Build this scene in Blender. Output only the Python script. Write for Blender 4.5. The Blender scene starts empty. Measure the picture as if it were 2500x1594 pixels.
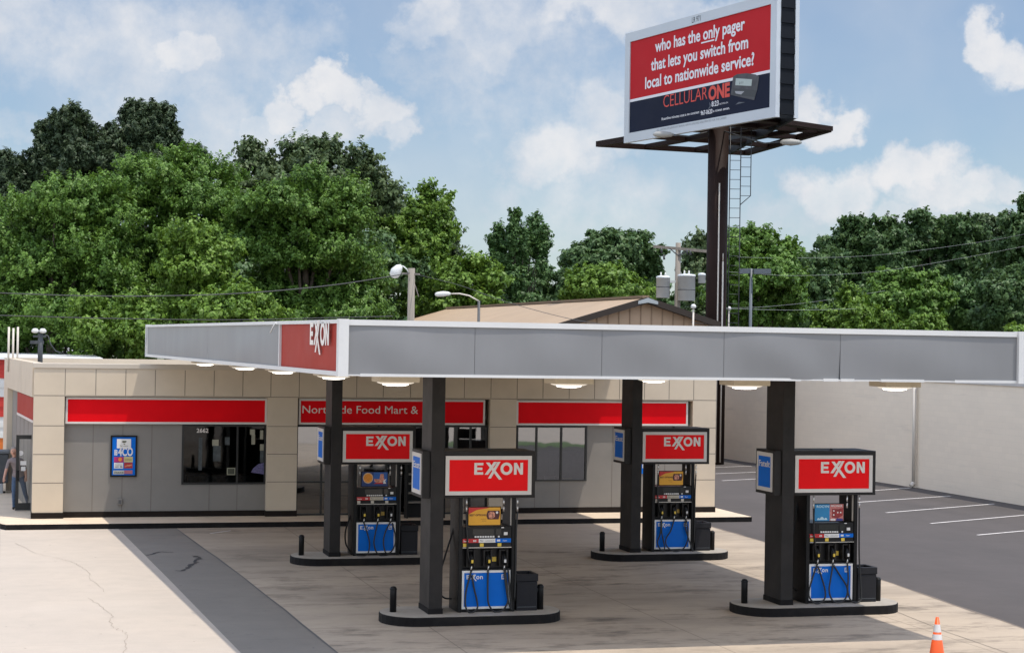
import bpy, math, random
import numpy as np
from mathutils import Vector, Matrix

random.seed(7)
RNG = np.random.default_rng(11)
scene = bpy.context.scene
COL = scene.collection

# ------------------------------------------------------------------ camera
EYE = np.array([0.0, 0.0, 5.1])
F_PX, CX, CY = 4498.15, 1250.0, 797.0          # focal length / centre in photo pixels (2500 wide)
_yaw, _pit, _rol = 0.2690, 0.0082, 0.0159
FW = np.array([math.sin(_yaw)*math.cos(_pit), math.cos(_yaw)*math.cos(_pit), math.sin(_pit)])
_rt = np.array([math.cos(_yaw), -math.sin(_yaw), 0.0])
_up = np.cross(_rt, FW)
RT = math.cos(_rol)*_rt + math.sin(_rol)*_up
UP = -math.sin(_rol)*_rt + math.cos(_rol)*_up
cam_d = bpy.data.cameras.new("camera")
cam_d.sensor_width = 36.0
cam_d.lens = F_PX/2500.0*36.0
cam_d.clip_start = 0.1
cam_d.clip_end = 6000.0
cam = bpy.data.objects.new("camera", cam_d)
COL.objects.link(cam)
cam.matrix_world = Matrix(((RT[0], UP[0], -FW[0], EYE[0]), (RT[1], UP[1], -FW[1], EYE[1]),
                           (RT[2], UP[2], -FW[2], EYE[2]), (0, 0, 0, 1)))
scene.camera = cam

# ------------------------------------------------------------------ world / sun / exposure
SUN = Vector((0.23, -0.235, 1.0)).normalized()
SUN_EL = math.asin(SUN.z)
SUN_ROT = math.atan2(SUN.x, SUN.y)
SKY_STRENGTH = 0.085
scene.view_settings.view_transform = 'Standard'
scene.view_settings.look = 'None'
scene.view_settings.gamma = 1.0
scene.view_settings.exposure = 0.0
world = bpy.data.worlds.new("World")
scene.world = world
world.use_nodes = True

def build_world():
    nt = world.node_tree
    nt.nodes.clear()
    N, L = nt.nodes, nt.links
    def math_(op, a, b=None, c=None, clamp=False):
        n = N.new('ShaderNodeMath'); n.operation = op; n.use_clamp = clamp
        for i, v in enumerate((a, b, c)):
            if v is None: continue
            if isinstance(v, (int, float)): n.inputs[i].default_value = v
            else: L.new(v, n.inputs[i])
        return n.outputs[0]
    out = N.new('ShaderNodeOutputWorld'); bg = N.new('ShaderNodeBackground')
    L.new(bg.outputs[0], out.inputs[0])
    sky = N.new('ShaderNodeTexSky'); sky.sky_type = 'NISHITA'; sky.sun_disc = False
    sky.sun_elevation = SUN_EL; sky.sun_rotation = SUN_ROT
    sky.air_density = 1.0; sky.dust_density = 0.15; sky.ozone_density = 2.2
    tc = N.new('ShaderNodeTexCoord'); D = tc.outputs['Generated']
    def noise(scale, detail, rough=0.55, vec=None, dim='3D'):
        n = N.new('ShaderNodeTexNoise'); n.inputs['Scale'].default_value = scale
        n.inputs['Detail'].default_value = detail; n.inputs['Roughness'].default_value = rough
        L.new(vec or D, n.inputs['Vector']); return n
    sep = N.new('ShaderNodeSeparateXYZ'); L.new(D, sep.inputs[0])
    az = math_('ARCTAN2', sep.outputs[0], sep.outputs[1])
    el = math_('ARCSINE', sep.outputs[2])
    wob = noise(17.0, 6.0, 0.6)
    sw = N.new('ShaderNodeSeparateColor'); L.new(wob.outputs['Color'], sw.inputs[0])
    azn = math_('MULTIPLY_ADD', math_('SUBTRACT', sw.outputs[0], 0.5), 0.085, az)
    eln = math_('MULTIPLY_ADD', math_('SUBTRACT', sw.outputs[1], 0.5), 0.07, el)
    # cumulus banks: azimuth, elevation (radians), half-sizes, strength
    def dirn(sx, sy):
        d = FW + RT*(sx-CX)/F_PX - UP*(sy-CY)/F_PX
        d = d/np.linalg.norm(d)
        return math.atan2(d[0], d[1]), math.asin(d[2])
    banks = [(330, 130, 620, 230, .8), (170, 150, 260, 130, .8), (560, 120, 160, 90, .6), (1150, 120, 330, 120, .7), (1300, 230, 480, 330, .62), (1480, 520, 520, 190, .7), (2150, 560, 600, 130, .5), (150, 380, 420, 120, .5), (60, 70, 190, 110, .85), (200, 90, 170, 85, .75), (440, 120, 95, 95, 1.0), (330, 215, 260, 95, .6),
             (620, 20, 260, 60, .5), (700, 250, 70, 52, 1.0), (790, 225, 80, 62, 1.2), (858, 195, 42, 45, 1.0), (880, 265, 92, 80, 1.2), (930, 310, 60, 70, 1.0), (800, 310, 120, 70, .9), (640, 290, 100, 55, .9), (500, 240, 90, 40, .7), (560, 330, 330, 140, .8),
             (90, 340, 200, 70, .7), (700, 420, 330, 110, .7), (1050, 60, 150, 80, .9), (1250, 70, 300, 120, .8),
             (1500, 40, 250, 90, 1.0), (1680, 40, 160, 80, .9), (1380, 210, 240, 70, .55), (1330, 380, 190, 110, .95),
             (1480, 290, 170, 120, .8), (1560, 520, 330, 130, .7), (1250, 540, 260, 80, .55),
             (1990, 245, 85, 70, 1.1), (2060, 290, 90, 55, 1.05), (2420, 110, 65, 75, 1.1), (2490, 160, 120, 70, 1.05),
             (2050, 470, 130, 85, 1.05), (2230, 430, 150, 75, 1.15), (2330, 490, 160, 75, 1.0), (1980, 540, 260, 70, .7),
             (2470, 460, 130, 60, .8), (2250, 560, 400, 70, .75)]
    total = None
    for sx, sy, rx, ry, k in banks:
        a, e = dirn(sx, sy)
        da = math_('MULTIPLY', math_('SUBTRACT', azn, a), F_PX/rx)
        de = math_('MULTIPLY', math_('SUBTRACT', eln, e), F_PX/ry)
        q = math_('ADD', math_('MULTIPLY', da, da), math_('MULTIPLY', de, de))
        b = math_('MULTIPLY', math_('SUBTRACT', 1.25, q, clamp=True), k)
        total = b if total is None else math_('MAXIMUM', total, b)
    # loose clouds over the unseen rest of the sky, thickened to lift the shade
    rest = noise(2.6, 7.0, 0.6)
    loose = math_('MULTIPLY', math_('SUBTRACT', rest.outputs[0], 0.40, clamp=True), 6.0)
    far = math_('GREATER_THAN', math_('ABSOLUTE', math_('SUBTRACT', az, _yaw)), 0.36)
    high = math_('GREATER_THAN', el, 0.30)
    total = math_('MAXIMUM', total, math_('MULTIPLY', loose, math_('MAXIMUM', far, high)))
    fine = noise(42.0, 7.0, 0.62)
    dens = math_('MULTIPLY_ADD', math_('SUBTRACT', fine.outputs[0], 0.5), 1.15, total)
    ramp = N.new('ShaderNodeMapRange'); ramp.interpolation_type = 'SMOOTHSTEP'
    ramp.inputs['From Min'].default_value = 0.05; ramp.inputs['From Max'].default_value = 1.3
    L.new(dens, ramp.inputs[0])
    haze = math_('MULTIPLY_ADD', math_('SUBTRACT', noise(7.0, 4.0).outputs[0], 0.42, clamp=True), 1.3, 0.14)
    cover = math_('MULTIPLY', math_('MAXIMUM', ramp.outputs[0], haze), 0.93)
    # cloud brightness: soft grey undersides, brighter crowns
    sh = noise(19.0, 7.0, 0.6)
    shade = N.new('ShaderNodeMapRange'); shade.inputs['From Min'].default_value = 0.3
    shade.inputs['From Max'].default_value = 1.25; shade.inputs['To Min'].default_value = 0.0
    L.new(math_('MULTIPLY_ADD', math_('SUBTRACT', sh.outputs[0], 0.5), 2.6, total), shade.inputs[0])
    cc = N.new('ShaderNodeMix'); cc.data_type = 'RGBA'
    cc.inputs[6].default_value = (7.4, 7.95, 8.85, 1); cc.inputs[7].default_value = (10.2, 10.1, 10.2, 1)
    L.new(shade.outputs[0], cc.inputs[0])
    mx = N.new('ShaderNodeMix'); mx.data_type = 'RGBA'
    L.new(cover, mx.inputs[0]); tint = N.new('ShaderNodeMix'); tint.data_type = 'RGBA'; tint.blend_type = 'MULTIPLY'; tint.inputs[0].default_value = 1.0
    tint.inputs[7].default_value = (1.10, 1.18, 1.29, 1); L.new(sky.outputs[0], tint.inputs[6]); L.new(tint.outputs[2], mx.inputs[6]); L.new(cc.outputs[2], mx.inputs[7])
    # sky overhead and outside the view is brightened to fill the shaded areas
    high_fill = N.new('ShaderNodeMapRange'); high_fill.inputs['From Min'].default_value = 0.28; high_fill.inputs['From Max'].default_value = 0.8
    high_fill.inputs['To Min'].default_value = 0.0; high_fill.inputs['To Max'].default_value = 0.75; L.new(el, high_fill.inputs[0])
    gain = math_('ADD', math_('MULTIPLY_ADD', far, 0.85, 1.0), high_fill.outputs[0])
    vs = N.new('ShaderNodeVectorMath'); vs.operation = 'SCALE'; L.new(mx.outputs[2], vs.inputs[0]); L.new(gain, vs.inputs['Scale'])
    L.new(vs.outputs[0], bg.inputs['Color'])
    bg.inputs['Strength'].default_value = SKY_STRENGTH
build_world()

sun_d = bpy.data.lights.new("sun", 'SUN')
sun_d.energy = 3.7
sun_d.angle = math.radians(0.55)
sun_d.color = (1.0, 0.925, 0.83)
sun = bpy.data.objects.new("sun", sun_d)
COL.objects.link(sun)
sun.rotation_euler = (-SUN).to_track_quat('-Z', 'Y').to_euler()
sun.location = (20, -20, 80)

# ------------------------------------------------------------------ helpers: photo pixel -> place
def ray(sx, sy): return FW + RT*(sx-CX)/F_PX - UP*(sy-CY)/F_PX
def on_z(sx, sy, z=0.0):
    d = ray(sx, sy); return EYE + d*((z-EYE[2])/d[2])
def on_y(sx, sy, y):
    d = ray(sx, sy); return EYE + d*(y/d[1])
def on_x(sx, sy, x):
    d = ray(sx, sy); return EYE + d*(x/d[0])
def at(sx, sy, depth): return EYE + ray(sx, sy)*depth

# ------------------------------------------------------------------ materials
MATS = {}
def mat(name, color, rough=0.6, metal=0.0, var=0.0, vscale=6.0, bump=0.0, bscale=40.0, spec=0.5,
        emit=None, estr=0.0, stretch=(1, 1, 1), dirt=0.0, dirt_col=(0.05, 0.045, 0.04), dscale=1.5, coords='Object'):
    if name in MATS: return MATS[name]
    m = bpy.data.materials.new(name); m.use_nodes = True
    nt = m.node_tree; N, L = nt.nodes, nt.links
    b = N['Principled BSDF']
    b.inputs['Base Color'].default_value = (*color, 1); b.inputs['Roughness'].default_value = rough
    b.inputs['Metallic'].default_value = metal; b.inputs['Specular IOR Level'].default_value = spec
    tc = N.new('ShaderNodeTexCoord'); mp = N.new('ShaderNodeMapping'); mp.inputs['Scale'].default_value = stretch
    L.new(tc.outputs[coords], mp.inputs[0])
    def noise(sc, det=5.0, r=0.6):
        n = N.new('ShaderNodeTexNoise'); n.inputs['Scale'].default_value = sc
        n.inputs['Detail'].default_value = det; n.inputs['Roughness'].default_value = r
        L.new(mp.outputs[0], n.inputs['Vector']); return n
    if var > 0:
        n = noise(vscale)
        r = N.new('ShaderNodeValToRGB'); e = r.color_ramp.elements
        e[0].position = 0.28; e[1].position = 0.72
        e[0].color = (*[c*(1-var) for c in color], 1); e[1].color = (*[min(1, c*(1+var)) for c in color], 1)
        L.new(n.outputs[0], r.inputs[0]); col = r.outputs[0]
        if dirt > 0:
            n2 = noise(dscale, 7.0, 0.65)
            r2 = N.new('ShaderNodeMapRange'); r2.inputs['From Min'].default_value = 0.52; r2.inputs['From Max'].default_value = 0.78
            r2.inputs['To Max'].default_value = dirt
            L.new(n2.outputs[0], r2.inputs[0])
            mx = N.new('ShaderNodeMix'); mx.data_type = 'RGBA'; mx.inputs[7].default_value = (*dirt_col, 1)
            L.new(r2.outputs[0], mx.inputs[0]); L.new(col, mx.inputs[6]); col = mx.outputs[2]
        L.new(col, b.inputs['Base Color'])
        n3 = noise(vscale*1.7)
        r3 = N.new('ShaderNodeMapRange'); r3.inputs['To Min'].default_value = max(0.02, rough*0.8)
        r3.inputs['To Max'].default_value = min(1, rough*1.2); L.new(n3.outputs[0], r3.inputs[0])
        L.new(r3.outputs[0], b.inputs['Roughness'])
    if bump > 0:
        n = noise(bscale, 4.0); bp = N.new('ShaderNodeBump'); bp.inputs['Strength'].default_value = bump
        bp.inputs['Distance'].default_value = 0.02
        L.new(n.outputs[0], bp.inputs['Height']); L.new(bp.outputs[0], b.inputs['Normal'])
    if emit:
        b.inputs['Emission Color'].default_value = (*emit, 1); b.inputs['Emission Strength'].default_value = estr
    MATS[name] = m
    return m

beige = mat('beige_panel', (0.58, 0.49, 0.375), 0.55, spec=0.25, var=0.05, vscale=1.2, dirt=0.25, dirt_col=(0.3, 0.25, 0.19), dscale=0.7)
grey_panel = mat('grey_panel', (0.225, 0.21, 0.19), 0.55, spec=0.25, var=0.06, vscale=1.0, dirt=0.2, dirt_col=(0.12, 0.11, 0.1), dscale=0.9)
joint_m = mat('panel_joint', (0.14, 0.12, 0.10), 0.8)
dark_base = mat('dark_base', (0.016, 0.012, 0.010), 0.7, spec=0.12, var=0.2, vscale=3)
white_frame = mat('white_frame', (0.62, 0.58, 0.54), 0.4, var=0.04, vscale=3)
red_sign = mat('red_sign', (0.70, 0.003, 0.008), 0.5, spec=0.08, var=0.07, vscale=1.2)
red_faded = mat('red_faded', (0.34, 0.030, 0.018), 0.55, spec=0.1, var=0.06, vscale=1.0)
red_bright = mat('red_panel', (0.84, 0.005, 0.008), 0.4, spec=0.12, var=0.05, vscale=2.0)
letter_w = mat('white_lettering', (0.72, 0.66, 0.61), 0.4, var=0.03, vscale=3)
charcoal = mat('charcoal_paint', (0.021, 0.0185, 0.0175), 0.5, spec=0.22, var=0.3, vscale=1.6, bump=0.05, dirt=0.35, dirt_col=(0.055, 0.05, 0.046), dscale=2.5)
black_m = mat('black_plastic', (0.008, 0.008, 0.0085), 0.42, spec=0.22, var=0.2, vscale=6.0)
black_panel = mat('black_panel', (0.011, 0.011, 0.012), 0.35, spec=0.25, var=0.2, vscale=4.0)
blue_panel = mat('blue_panel', (0.003, 0.135, 0.56), 0.4, spec=0.12, var=0.07, vscale=2.0)
rubber = mat('black_rubber', (0.009, 0.009, 0.009), 0.45)
chrome = mat('bare_metal', (0.55, 0.53, 0.5), 0.3, metal=0.8)
yellow_m = mat('yellow_sticker', (0.75, 0.52, 0.06), 0.5)
white_m = mat('white_print', (0.72, 0.70, 0.67), 0.45)
white_paint = mat('white_road_paint', (0.66, 0.63, 0.6), 0.7, var=0.12, vscale=5, dirt=0.35, dirt_col=(0.2, 0.19, 0.18), dscale=4)
fascia_m = mat('grey_flex_fascia', (0.202, 0.205, 0.210), 0.46, spec=0.32, stretch=(1, 1, .35), var=0.09, vscale=0.6, dirt=0.4, dirt_col=(0.2, 0.205, 0.22), dscale=0.8)
trim_m = mat('white_trim', (0.60, 0.60, 0.59), 0.4, var=0.05, vscale=1.5, dirt=0.3, dirt_col=(0.4, 0.4, 0.4), dscale=3)
soffit_m = mat('canopy_soffit', (0.72, 0.68, 0.60), 0.5, var=0.06, vscale=1.0)
housing_m = mat('cream_housing', (0.55, 0.48, 0.36), 0.5, var=0.05, vscale=4)
lamp_m = mat('lit_lens', (0.9, 0.9, 0.85), 0.3, emit=(1.0, 0.94, 0.84), estr=6.0)
lens_rim = mat('lens_edge', (0.62, 0.57, 0.5), 0.25, emit=(1.0, 0.92, 0.78), estr=0.55)
cream_wall_c = (0.88, 0.77, 0.62)
tan_roof_c = (0.40, 0.285, 0.175)
brown_steel = mat('brown_steel', (0.020, 0.011, 0.009), 0.65, spec=0.12, var=0.2, vscale=1.0)
board_frame = mat('board_frame', (0.50, 0.54, 0.58), 0.4, var=0.04, vscale=0.5)
board_red = mat('board_red', (0.46, 0.016, 0.022), 0.6, spec=0.1, var=0.05, vscale=0.6)
board_navy = mat('board_navy', (0.010, 0.014, 0.032), 0.6, spec=0.1, var=0.1, vscale=0.6)
board_orange = mat('board_orange', (0.60, 0.045, 0.025), 0.5)
board_white = mat('board_white', (0.70, 0.70, 0.74), 0.5)
louvre_m = mat('dark_louvre', (0.008, 0.010, 0.014), 0.6, spec=0.1, var=0.2, vscale=0.8)
orange_cone = mat('orange_plastic', (0.80, 0.095, 0.008), 0.45, var=0.06, vscale=5)
cone_white = mat('reflective_band', (0.62, 0.60, 0.58), 0.35, var=0.06, vscale=12)
wood_pole = mat('weathered_wood', (0.23, 0.205, 0.175), 0.85, var=0.25, vscale=5, stretch=(1, 1, 0.1), bump=0.1)
can_grey = mat('transformer_grey', (0.70, 0.74, 0.76), 0.4, var=0.08, vscale=2)
lamp_white = mat('lamp_white', (0.62, 0.62, 0.6), 0.4)
wire_m = mat('wire', (0.05, 0.05, 0.05), 0.6)
wire_pale = mat('pale_wire', (0.35, 0.37, 0.36), 0.6)
dark_steel = mat('dark_steel', (0.05, 0.055, 0.06), 0.5)
pale_pipe = mat('pale_pipe', (0.58, 0.53, 0.46), 0.5)

def glass_mat(name, tint, spec, rough=0.02, alpha=None):
    m = bpy.data.materials.new(name); m.use_nodes = True
    nt = m.node_tree; N, L = nt.nodes, nt.links
    N.clear()
    out = N.new('ShaderNodeOutputMaterial'); mix = N.new('ShaderNodeMixShader')
    tr = N.new('ShaderNodeBsdfTransparent'); gl = N.new('ShaderNodeBsdfGlossy')
    tr.inputs[0].default_value = (*tint, 1); gl.inputs['Roughness'].default_value = rough
    gl.inputs[0].default_value = (0.95, 0.95, 0.95, 1)
    lw = N.new('ShaderNodeFresnel'); lw.inputs['IOR'].default_value = spec
    tc = N.new('ShaderNodeTexCoord'); nz = N.new('ShaderNodeTexNoise'); nz.inputs['Scale'].default_value = 0.9
    L.new(tc.outputs['Object'], nz.inputs['Vector'])
    bp = N.new('ShaderNodeBump'); bp.inputs['Strength'].default_value = 0.05; bp.inputs['Distance'].default_value = 0.05
    L.new(nz.outputs[0], bp.inputs['Height']); L.new(bp.outputs[0], gl.inputs['Normal'])
    L.new(lw.outputs[0], mix.inputs[0]); L.new(tr.outputs[0], mix.inputs[1]); L.new(gl.outputs[0], mix.inputs[2])
    L.new(mix.outputs[0], out.inputs[0]); return m
win_glass = glass_mat('window_glass', (0.30, 0.33, 0.33), 1.45)
film_glass = glass_mat('reflective_glass', (0.14, 0.16, 0.16), 3.5)
door_glass = glass_mat('door_glass', (0.80, 0.83, 0.82), 1.4)

def ground_mat(name, base, dark, warm, kind):
    """paving: large blotches, stains drawn out along the drive direction, joints"""
    m = bpy.data.materials.new(name); m.use_nodes = True
    nt = m.node_tree; N, L = nt.nodes, nt.links
    b = N['Principled BSDF']; b.inputs['Roughness'].default_value = 0.85; b.inputs['Specular IOR Level'].default_value = 0.25
    tc = N.new('ShaderNodeTexCoord')
    def mapp(s):
        mp = N.new('ShaderNodeMapping'); mp.inputs['Scale'].default_value = s; L.new(tc.outputs['Object'], mp.inputs[0]); return mp.outputs[0]
    def noise(vec, sc, det=6.0, r=0.6):
        n = N.new('ShaderNodeTexNoise'); n.inputs['Scale'].default_value = sc; n.inputs['Detail'].default_value = det
        n.inputs['Roughness'].default_value = r; L.new(vec, n.inputs['Vector']); return n.outputs[0]
    def rng(v, a, c, t0=0.0, t1=1.0):
        r = N.new('ShaderNodeMapRange'); r.inputs['From Min'].default_value = a; r.inputs['From Max'].default_value = c
        r.inputs['To Min'].default_value = t0; r.inputs['To Max'].default_value = t1; L.new(v, r.inputs[0]); return r.outputs[0]
    def mix(f, a, c):
        x = N.new('ShaderNodeMix'); x.data_type = 'RGBA'
        if isinstance(f, float): x.inputs[0].default_value = f
        else: L.new(f, x.inputs[0])
        for i, v in ((6, a), (7, c)):
            if isinstance(v, tuple): x.inputs[i].default_value = (*v, 1)
            else: L.new(v, x.inputs[i])
        return x.outputs[2]
    u = mapp((1, 1, 1)); st = mapp((0.16, 1.0, 1))
    col = mix(rng(noise(u, 0.35), 0.35, 0.68), base, warm)
    col = mix(rng(noise(u, 2.2), 0.4, 0.75, 0, 0.35), col, tuple(c*0.8 for c in base))
    if kind == 'concrete':
        col = mix(rng(noise(mapp((0.35, 1.0, 1)), 0.32, 7, 0.6), 0.46, 0.66, 0, 0.6), col, dark)
        gate = rng(noise(mapp((0.05, 0.5, 1)), 0.5, 3, 0.5), 0.42, 0.56, 0, 0.95)
        mul = N.new('ShaderNodeMath'); mul.operation = 'MULTIPLY'; L.new(gate, mul.inputs[0]); L.new(rng(noise(mapp((0.62, 1.5, 1)), 1.0, 9, 0.72), 0.50, 0.66, 0, .85), mul.inputs[1])
        col = mix(mul.outputs[0], col, tuple(c*0.42 for c in dark))
        col = mix(rng(noise(mapp((0.5, 1, 1)), 1.5, 8, 0.75), 0.58, 0.74, 0, 0.6), col, tuple(c*0.5 for c in dark))
        br = N.new('ShaderNodeTexBrick'); br.offset = 0.0; br.inputs['Scale'].default_value = 1.0
        br.inputs['Mortar Size'].default_value = 0.012; br.inputs['Mortar Smooth'].default_value = 0.2
        br.inputs['Brick Width'].default_value = 4.4; br.inputs['Row Height'].default_value = 4.1
        br.inputs['Color1'].default_value = (0, 0, 0, 1); br.inputs['Color2'].default_value = (0, 0, 0, 1); br.inputs['Mortar'].default_value = (1, 1, 1, 1)
        mp = N.new('ShaderNodeMapping'); mp.inputs['Location'].default_value = (1.4, 0.6, 0)
        L.new(tc.outputs['Object'], mp.inputs[0]); L.new(mp.outputs[0], br.inputs['Vector'])
        col = mix(rng(br.outputs['Color'], 0, 1, 0, 0.55), col, tuple(c*0.45 for c in dark))
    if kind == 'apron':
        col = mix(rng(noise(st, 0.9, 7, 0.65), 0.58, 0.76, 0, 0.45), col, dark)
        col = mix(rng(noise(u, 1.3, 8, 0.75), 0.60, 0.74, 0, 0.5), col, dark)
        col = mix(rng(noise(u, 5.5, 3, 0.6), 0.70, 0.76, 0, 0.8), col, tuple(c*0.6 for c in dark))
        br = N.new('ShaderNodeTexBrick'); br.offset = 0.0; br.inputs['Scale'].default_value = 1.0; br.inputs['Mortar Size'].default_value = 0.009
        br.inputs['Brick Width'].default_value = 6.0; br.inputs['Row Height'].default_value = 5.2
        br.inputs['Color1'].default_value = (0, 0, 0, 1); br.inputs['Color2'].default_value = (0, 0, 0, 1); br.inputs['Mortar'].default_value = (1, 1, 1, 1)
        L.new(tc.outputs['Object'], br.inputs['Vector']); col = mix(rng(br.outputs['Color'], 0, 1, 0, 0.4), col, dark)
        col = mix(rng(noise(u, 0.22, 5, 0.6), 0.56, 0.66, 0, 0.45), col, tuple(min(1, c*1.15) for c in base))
    if kind == 'asphalt':
        st2 = mapp((1.0, 0.16, 1))
        col = mix(rng(noise(st2, 0.5, 7, 0.6), 0.5, 0.72, 0, 0.45), col, dark)
        col = mix(rng(noise(mapp((0.25, 1, 1)), 0.7, 7, 0.7), 0.62, 0.8, 0, 0.35), col, tuple(c*1.6 for c in base))
    fine = noise(u, 34.0, 3.0, 0.7)
    col = mix(rng(fine, 0.3, 0.7, 0, 0.30), col, tuple(c*0.72 for c in base))
    L.new(col, b.inputs['Base Color'])
    bp = N.new('ShaderNodeBump'); bp.inputs['Strength'].default_value = 0.25; bp.inputs['Distance'].default_value = 0.01
    L.new(fine, bp.inputs['Height']); L.new(bp.outputs[0], b.inputs['Normal'])
    return m
concrete_m = ground_mat('forecourt_concrete', (0.435, 0.362, 0.282), (0.19, 0.162, 0.132), (0.48, 0.398, 0.305), 'concrete')
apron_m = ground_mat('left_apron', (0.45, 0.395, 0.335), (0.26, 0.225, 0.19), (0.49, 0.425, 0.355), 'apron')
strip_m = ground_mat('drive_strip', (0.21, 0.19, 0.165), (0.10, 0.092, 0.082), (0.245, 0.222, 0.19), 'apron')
asphalt_m = ground_mat('asphalt', (0.086, 0.077, 0.073), (0.060, 0.055, 0.053), (0.100, 0.088, 0.084), 'asphalt')
walk_m = mat('walkway_concrete', (0.62, 0.51, 0.385), 0.8, spec=0.2, var=0.09, vscale=1.3, bump=0.15, dirt=0.35, dirt_col=(0.3, 0.26, 0.21), dscale=0.8)
kerb_dark = mat('black_painted_kerb', (0.010, 0.009, 0.009), 0.7, spec=0.15, var=0.35, vscale=3, dirt=0.35, dirt_col=(0.05, 0.045, 0.038), dscale=2.2)
island_top = mat('island_concrete', (0.37, 0.335, 0.285), 0.8, var=0.12, vscale=2.5, bump=0.15, dirt=0.4, dirt_col=(0.18, 0.16, 0.14), dscale=2)
field_m = mat('far_ground', (0.10, 0.11, 0.06), 0.9, var=0.3, vscale=0.1)

# ------------------------------------------------------------------ mesh builder
class MB:
    def __init__(s): s.v = []; s.f = []; s.mi = []; s.cur = 0; s.mats = []; s.smooth = []
    def use(s, m):
        if m not in s.mats: s.mats.append(m)
        s.cur = s.mats.index(m); return s
    def _add(s, vs, fs, sm=False):
        o = len(s.v); s.v += [tuple(map(float, q)) for q in vs]
        for f in fs: s.f.append([o+i for i in f]); s.mi.append(s.cur); s.smooth.append(sm)
        return s
    def box(s, x0, x1, y0, y1, z0, z1):
        return s._add([(x0, y0, z0), (x1, y0, z0), (x1, y1, z0), (x0, y1, z0), (x0, y0, z1), (x1, y0, z1), (x1, y1, z1), (x0, y1, z1)],
                      [(3, 2, 1, 0), (4, 5, 6, 7), (0, 1, 5, 4), (1, 2, 6, 5), (2, 3, 7, 6), (3, 0, 4, 7)])
    def hexa(s, lo, hi):                         # lo, hi: 4 points each, counter-clockwise from above
        return s._add(list(lo)+list(hi), [(3, 2, 1, 0), (4, 5, 6, 7), (0, 1, 5, 4), (1, 2, 6, 5), (2, 3, 7, 6), (3, 0, 4, 7)])
    def quad(s, a, b, c, d): return s._add([a, b, c, d], [(0, 1, 2, 3)])
    def prism(s, poly, z0, z1):                  # polygon in xy
        n = len(poly)
        vs = [(x, y, z0) for x, y in poly]+[(x, y, z1) for x, y in poly]
        return s._add(vs, [tuple(range(n))[::-1], tuple(range(n, 2*n))]+[(i, (i+1) % n, n+(i+1) % n, n+i) for i in range(n)])
    def plate(s, poly, y0, y1):                  # polygon in xz, thickness along y (y0 = front)
        n = len(poly)
        vs = [(x, y0, z) for x, z in poly]+[(x, y1, z) for x, z in poly]
        return s._add(vs, [tuple(range(n)), tuple(range(n, 2*n))[::-1]]+[((i+1) % n, i, n+i, n+(i+1) % n) for i in range(n)])
    def tube(s, pts, r, n=8, cap=True, taper=None):
        pts = [Vector(p) for p in pts]; rings = []
        up = Vector((0.13, 0.31, 0.94)).normalized()
        o = len(s.v); prev = None
        for i, p in enumerate(pts):
            t = (pts[min(i+1, len(pts)-1)]-pts[max(i-1, 0)]).normalized()
            a = prev if prev is not None else up
            u = (a-t*a.dot(t))
            if u.length < 1e-4: u = Vector((1, 0, 0))-t*t.x
            u.normalize(); prev = u; w = t.cross(u)
            rr = r if taper is None else r+(taper-r)*i/(len(pts)-1)
            if isinstance(r, (list, tuple)): rr = r[i]
            for k in range(n):
                q = p+(u*math.cos(2*math.pi*k/n)+w*math.sin(2*math.pi*k/n))*rr
                s.v.append(tuple(q))
        for i in range(len(pts)-1):
            for k in range(n):
                s.f.append([o+i*n+k, o+i*n+(k+1) % n, o+(i+1)*n+(k+1) % n, o+(i+1)*n+k]); s.mi.append(s.cur); s.smooth.append(True)
        if cap:
            s.f.append([o+k for k in range(n)][::-1]); s.mi.append(s.cur); s.smooth.append(False)
            e = o+(len(pts)-1)*n
            s.f.append([e+k for k in range(n)]); s.mi.append(s.cur); s.smooth.append(False)
        return s
    def lathe(s, prof, c=(0, 0, 0), n=20, cap=True):     # prof: (r, z)
        o = len(s.v)
        for r, z in prof:
            for k in range(n):
                a = 2*math.pi*k/n; s.v.append((c[0]+r*math.cos(a), c[1]+r*math.sin(a), c[2]+z))
        for i in range(len(prof)-1):
            for k in range(n):
                s.f.append([o+i*n+k, o+i*n+(k+1) % n, o+(i+1)*n+(k+1) % n, o+(i+1)*n+k]); s.mi.append(s.cur); s.smooth.append(True)
        if cap:
            s.f.append([o+k for k in range(n)][::-1]); s.mi.append(s.cur); s.smooth.append(False)
            e = o+(len(prof)-1)*n
            s.f.append([e+k for k in range(n)]); s.mi.append(s.cur); s.smooth.append(False)
        return s
    def beam(s, a, b, w, h):                     # rectangular bar between two points
        a = Vector(a); b = Vector(b); t = (b-a).normalized()
        sd = t.cross(Vector((0, 0, 1)))
        if sd.length < 1e-4: sd = Vector((1, 0, 0))
        sd.normalize(); u = sd.cross(t)
        c = lambda p, i, j: p+sd*(w/2*i)+u*(h/2*j)
        return s._add([c(a, -1, -1), c(a, 1, -1), c(a, 1, 1), c(a, -1, 1), c(b, -1, -1), c(b, 1, -1), c(b, 1, 1), c(b, -1, 1)],
                      [(0, 1, 2, 3), (7, 6, 5, 4), (1, 0, 4, 5), (2, 1, 5, 6), (3, 2, 6, 7), (0, 3, 7, 4)])
    def build(s, name, m=None, parent=None, bevel=0.0, label=None, fix=True):
        me = bpy.data.meshes.new(name)
        me.from_pydata(s.v, [], s.f)
        ms = s.mats if s.mats else [m]
        for q in ms: me.materials.append(q)
        me.polygons.foreach_set('material_index', s.mi); me.polygons.foreach_set('use_smooth', s.smooth)
        me.update()
        if fix:
            import bmesh
            bm = bmesh.new(); bm.from_mesh(me); bmesh.ops.recalc_face_normals(bm, faces=bm.faces); bm.to_mesh(me); bm.free()
        o = bpy.data.objects.new(name, me); COL.objects.link(o)
        if parent is not None: o.parent = parent
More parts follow.
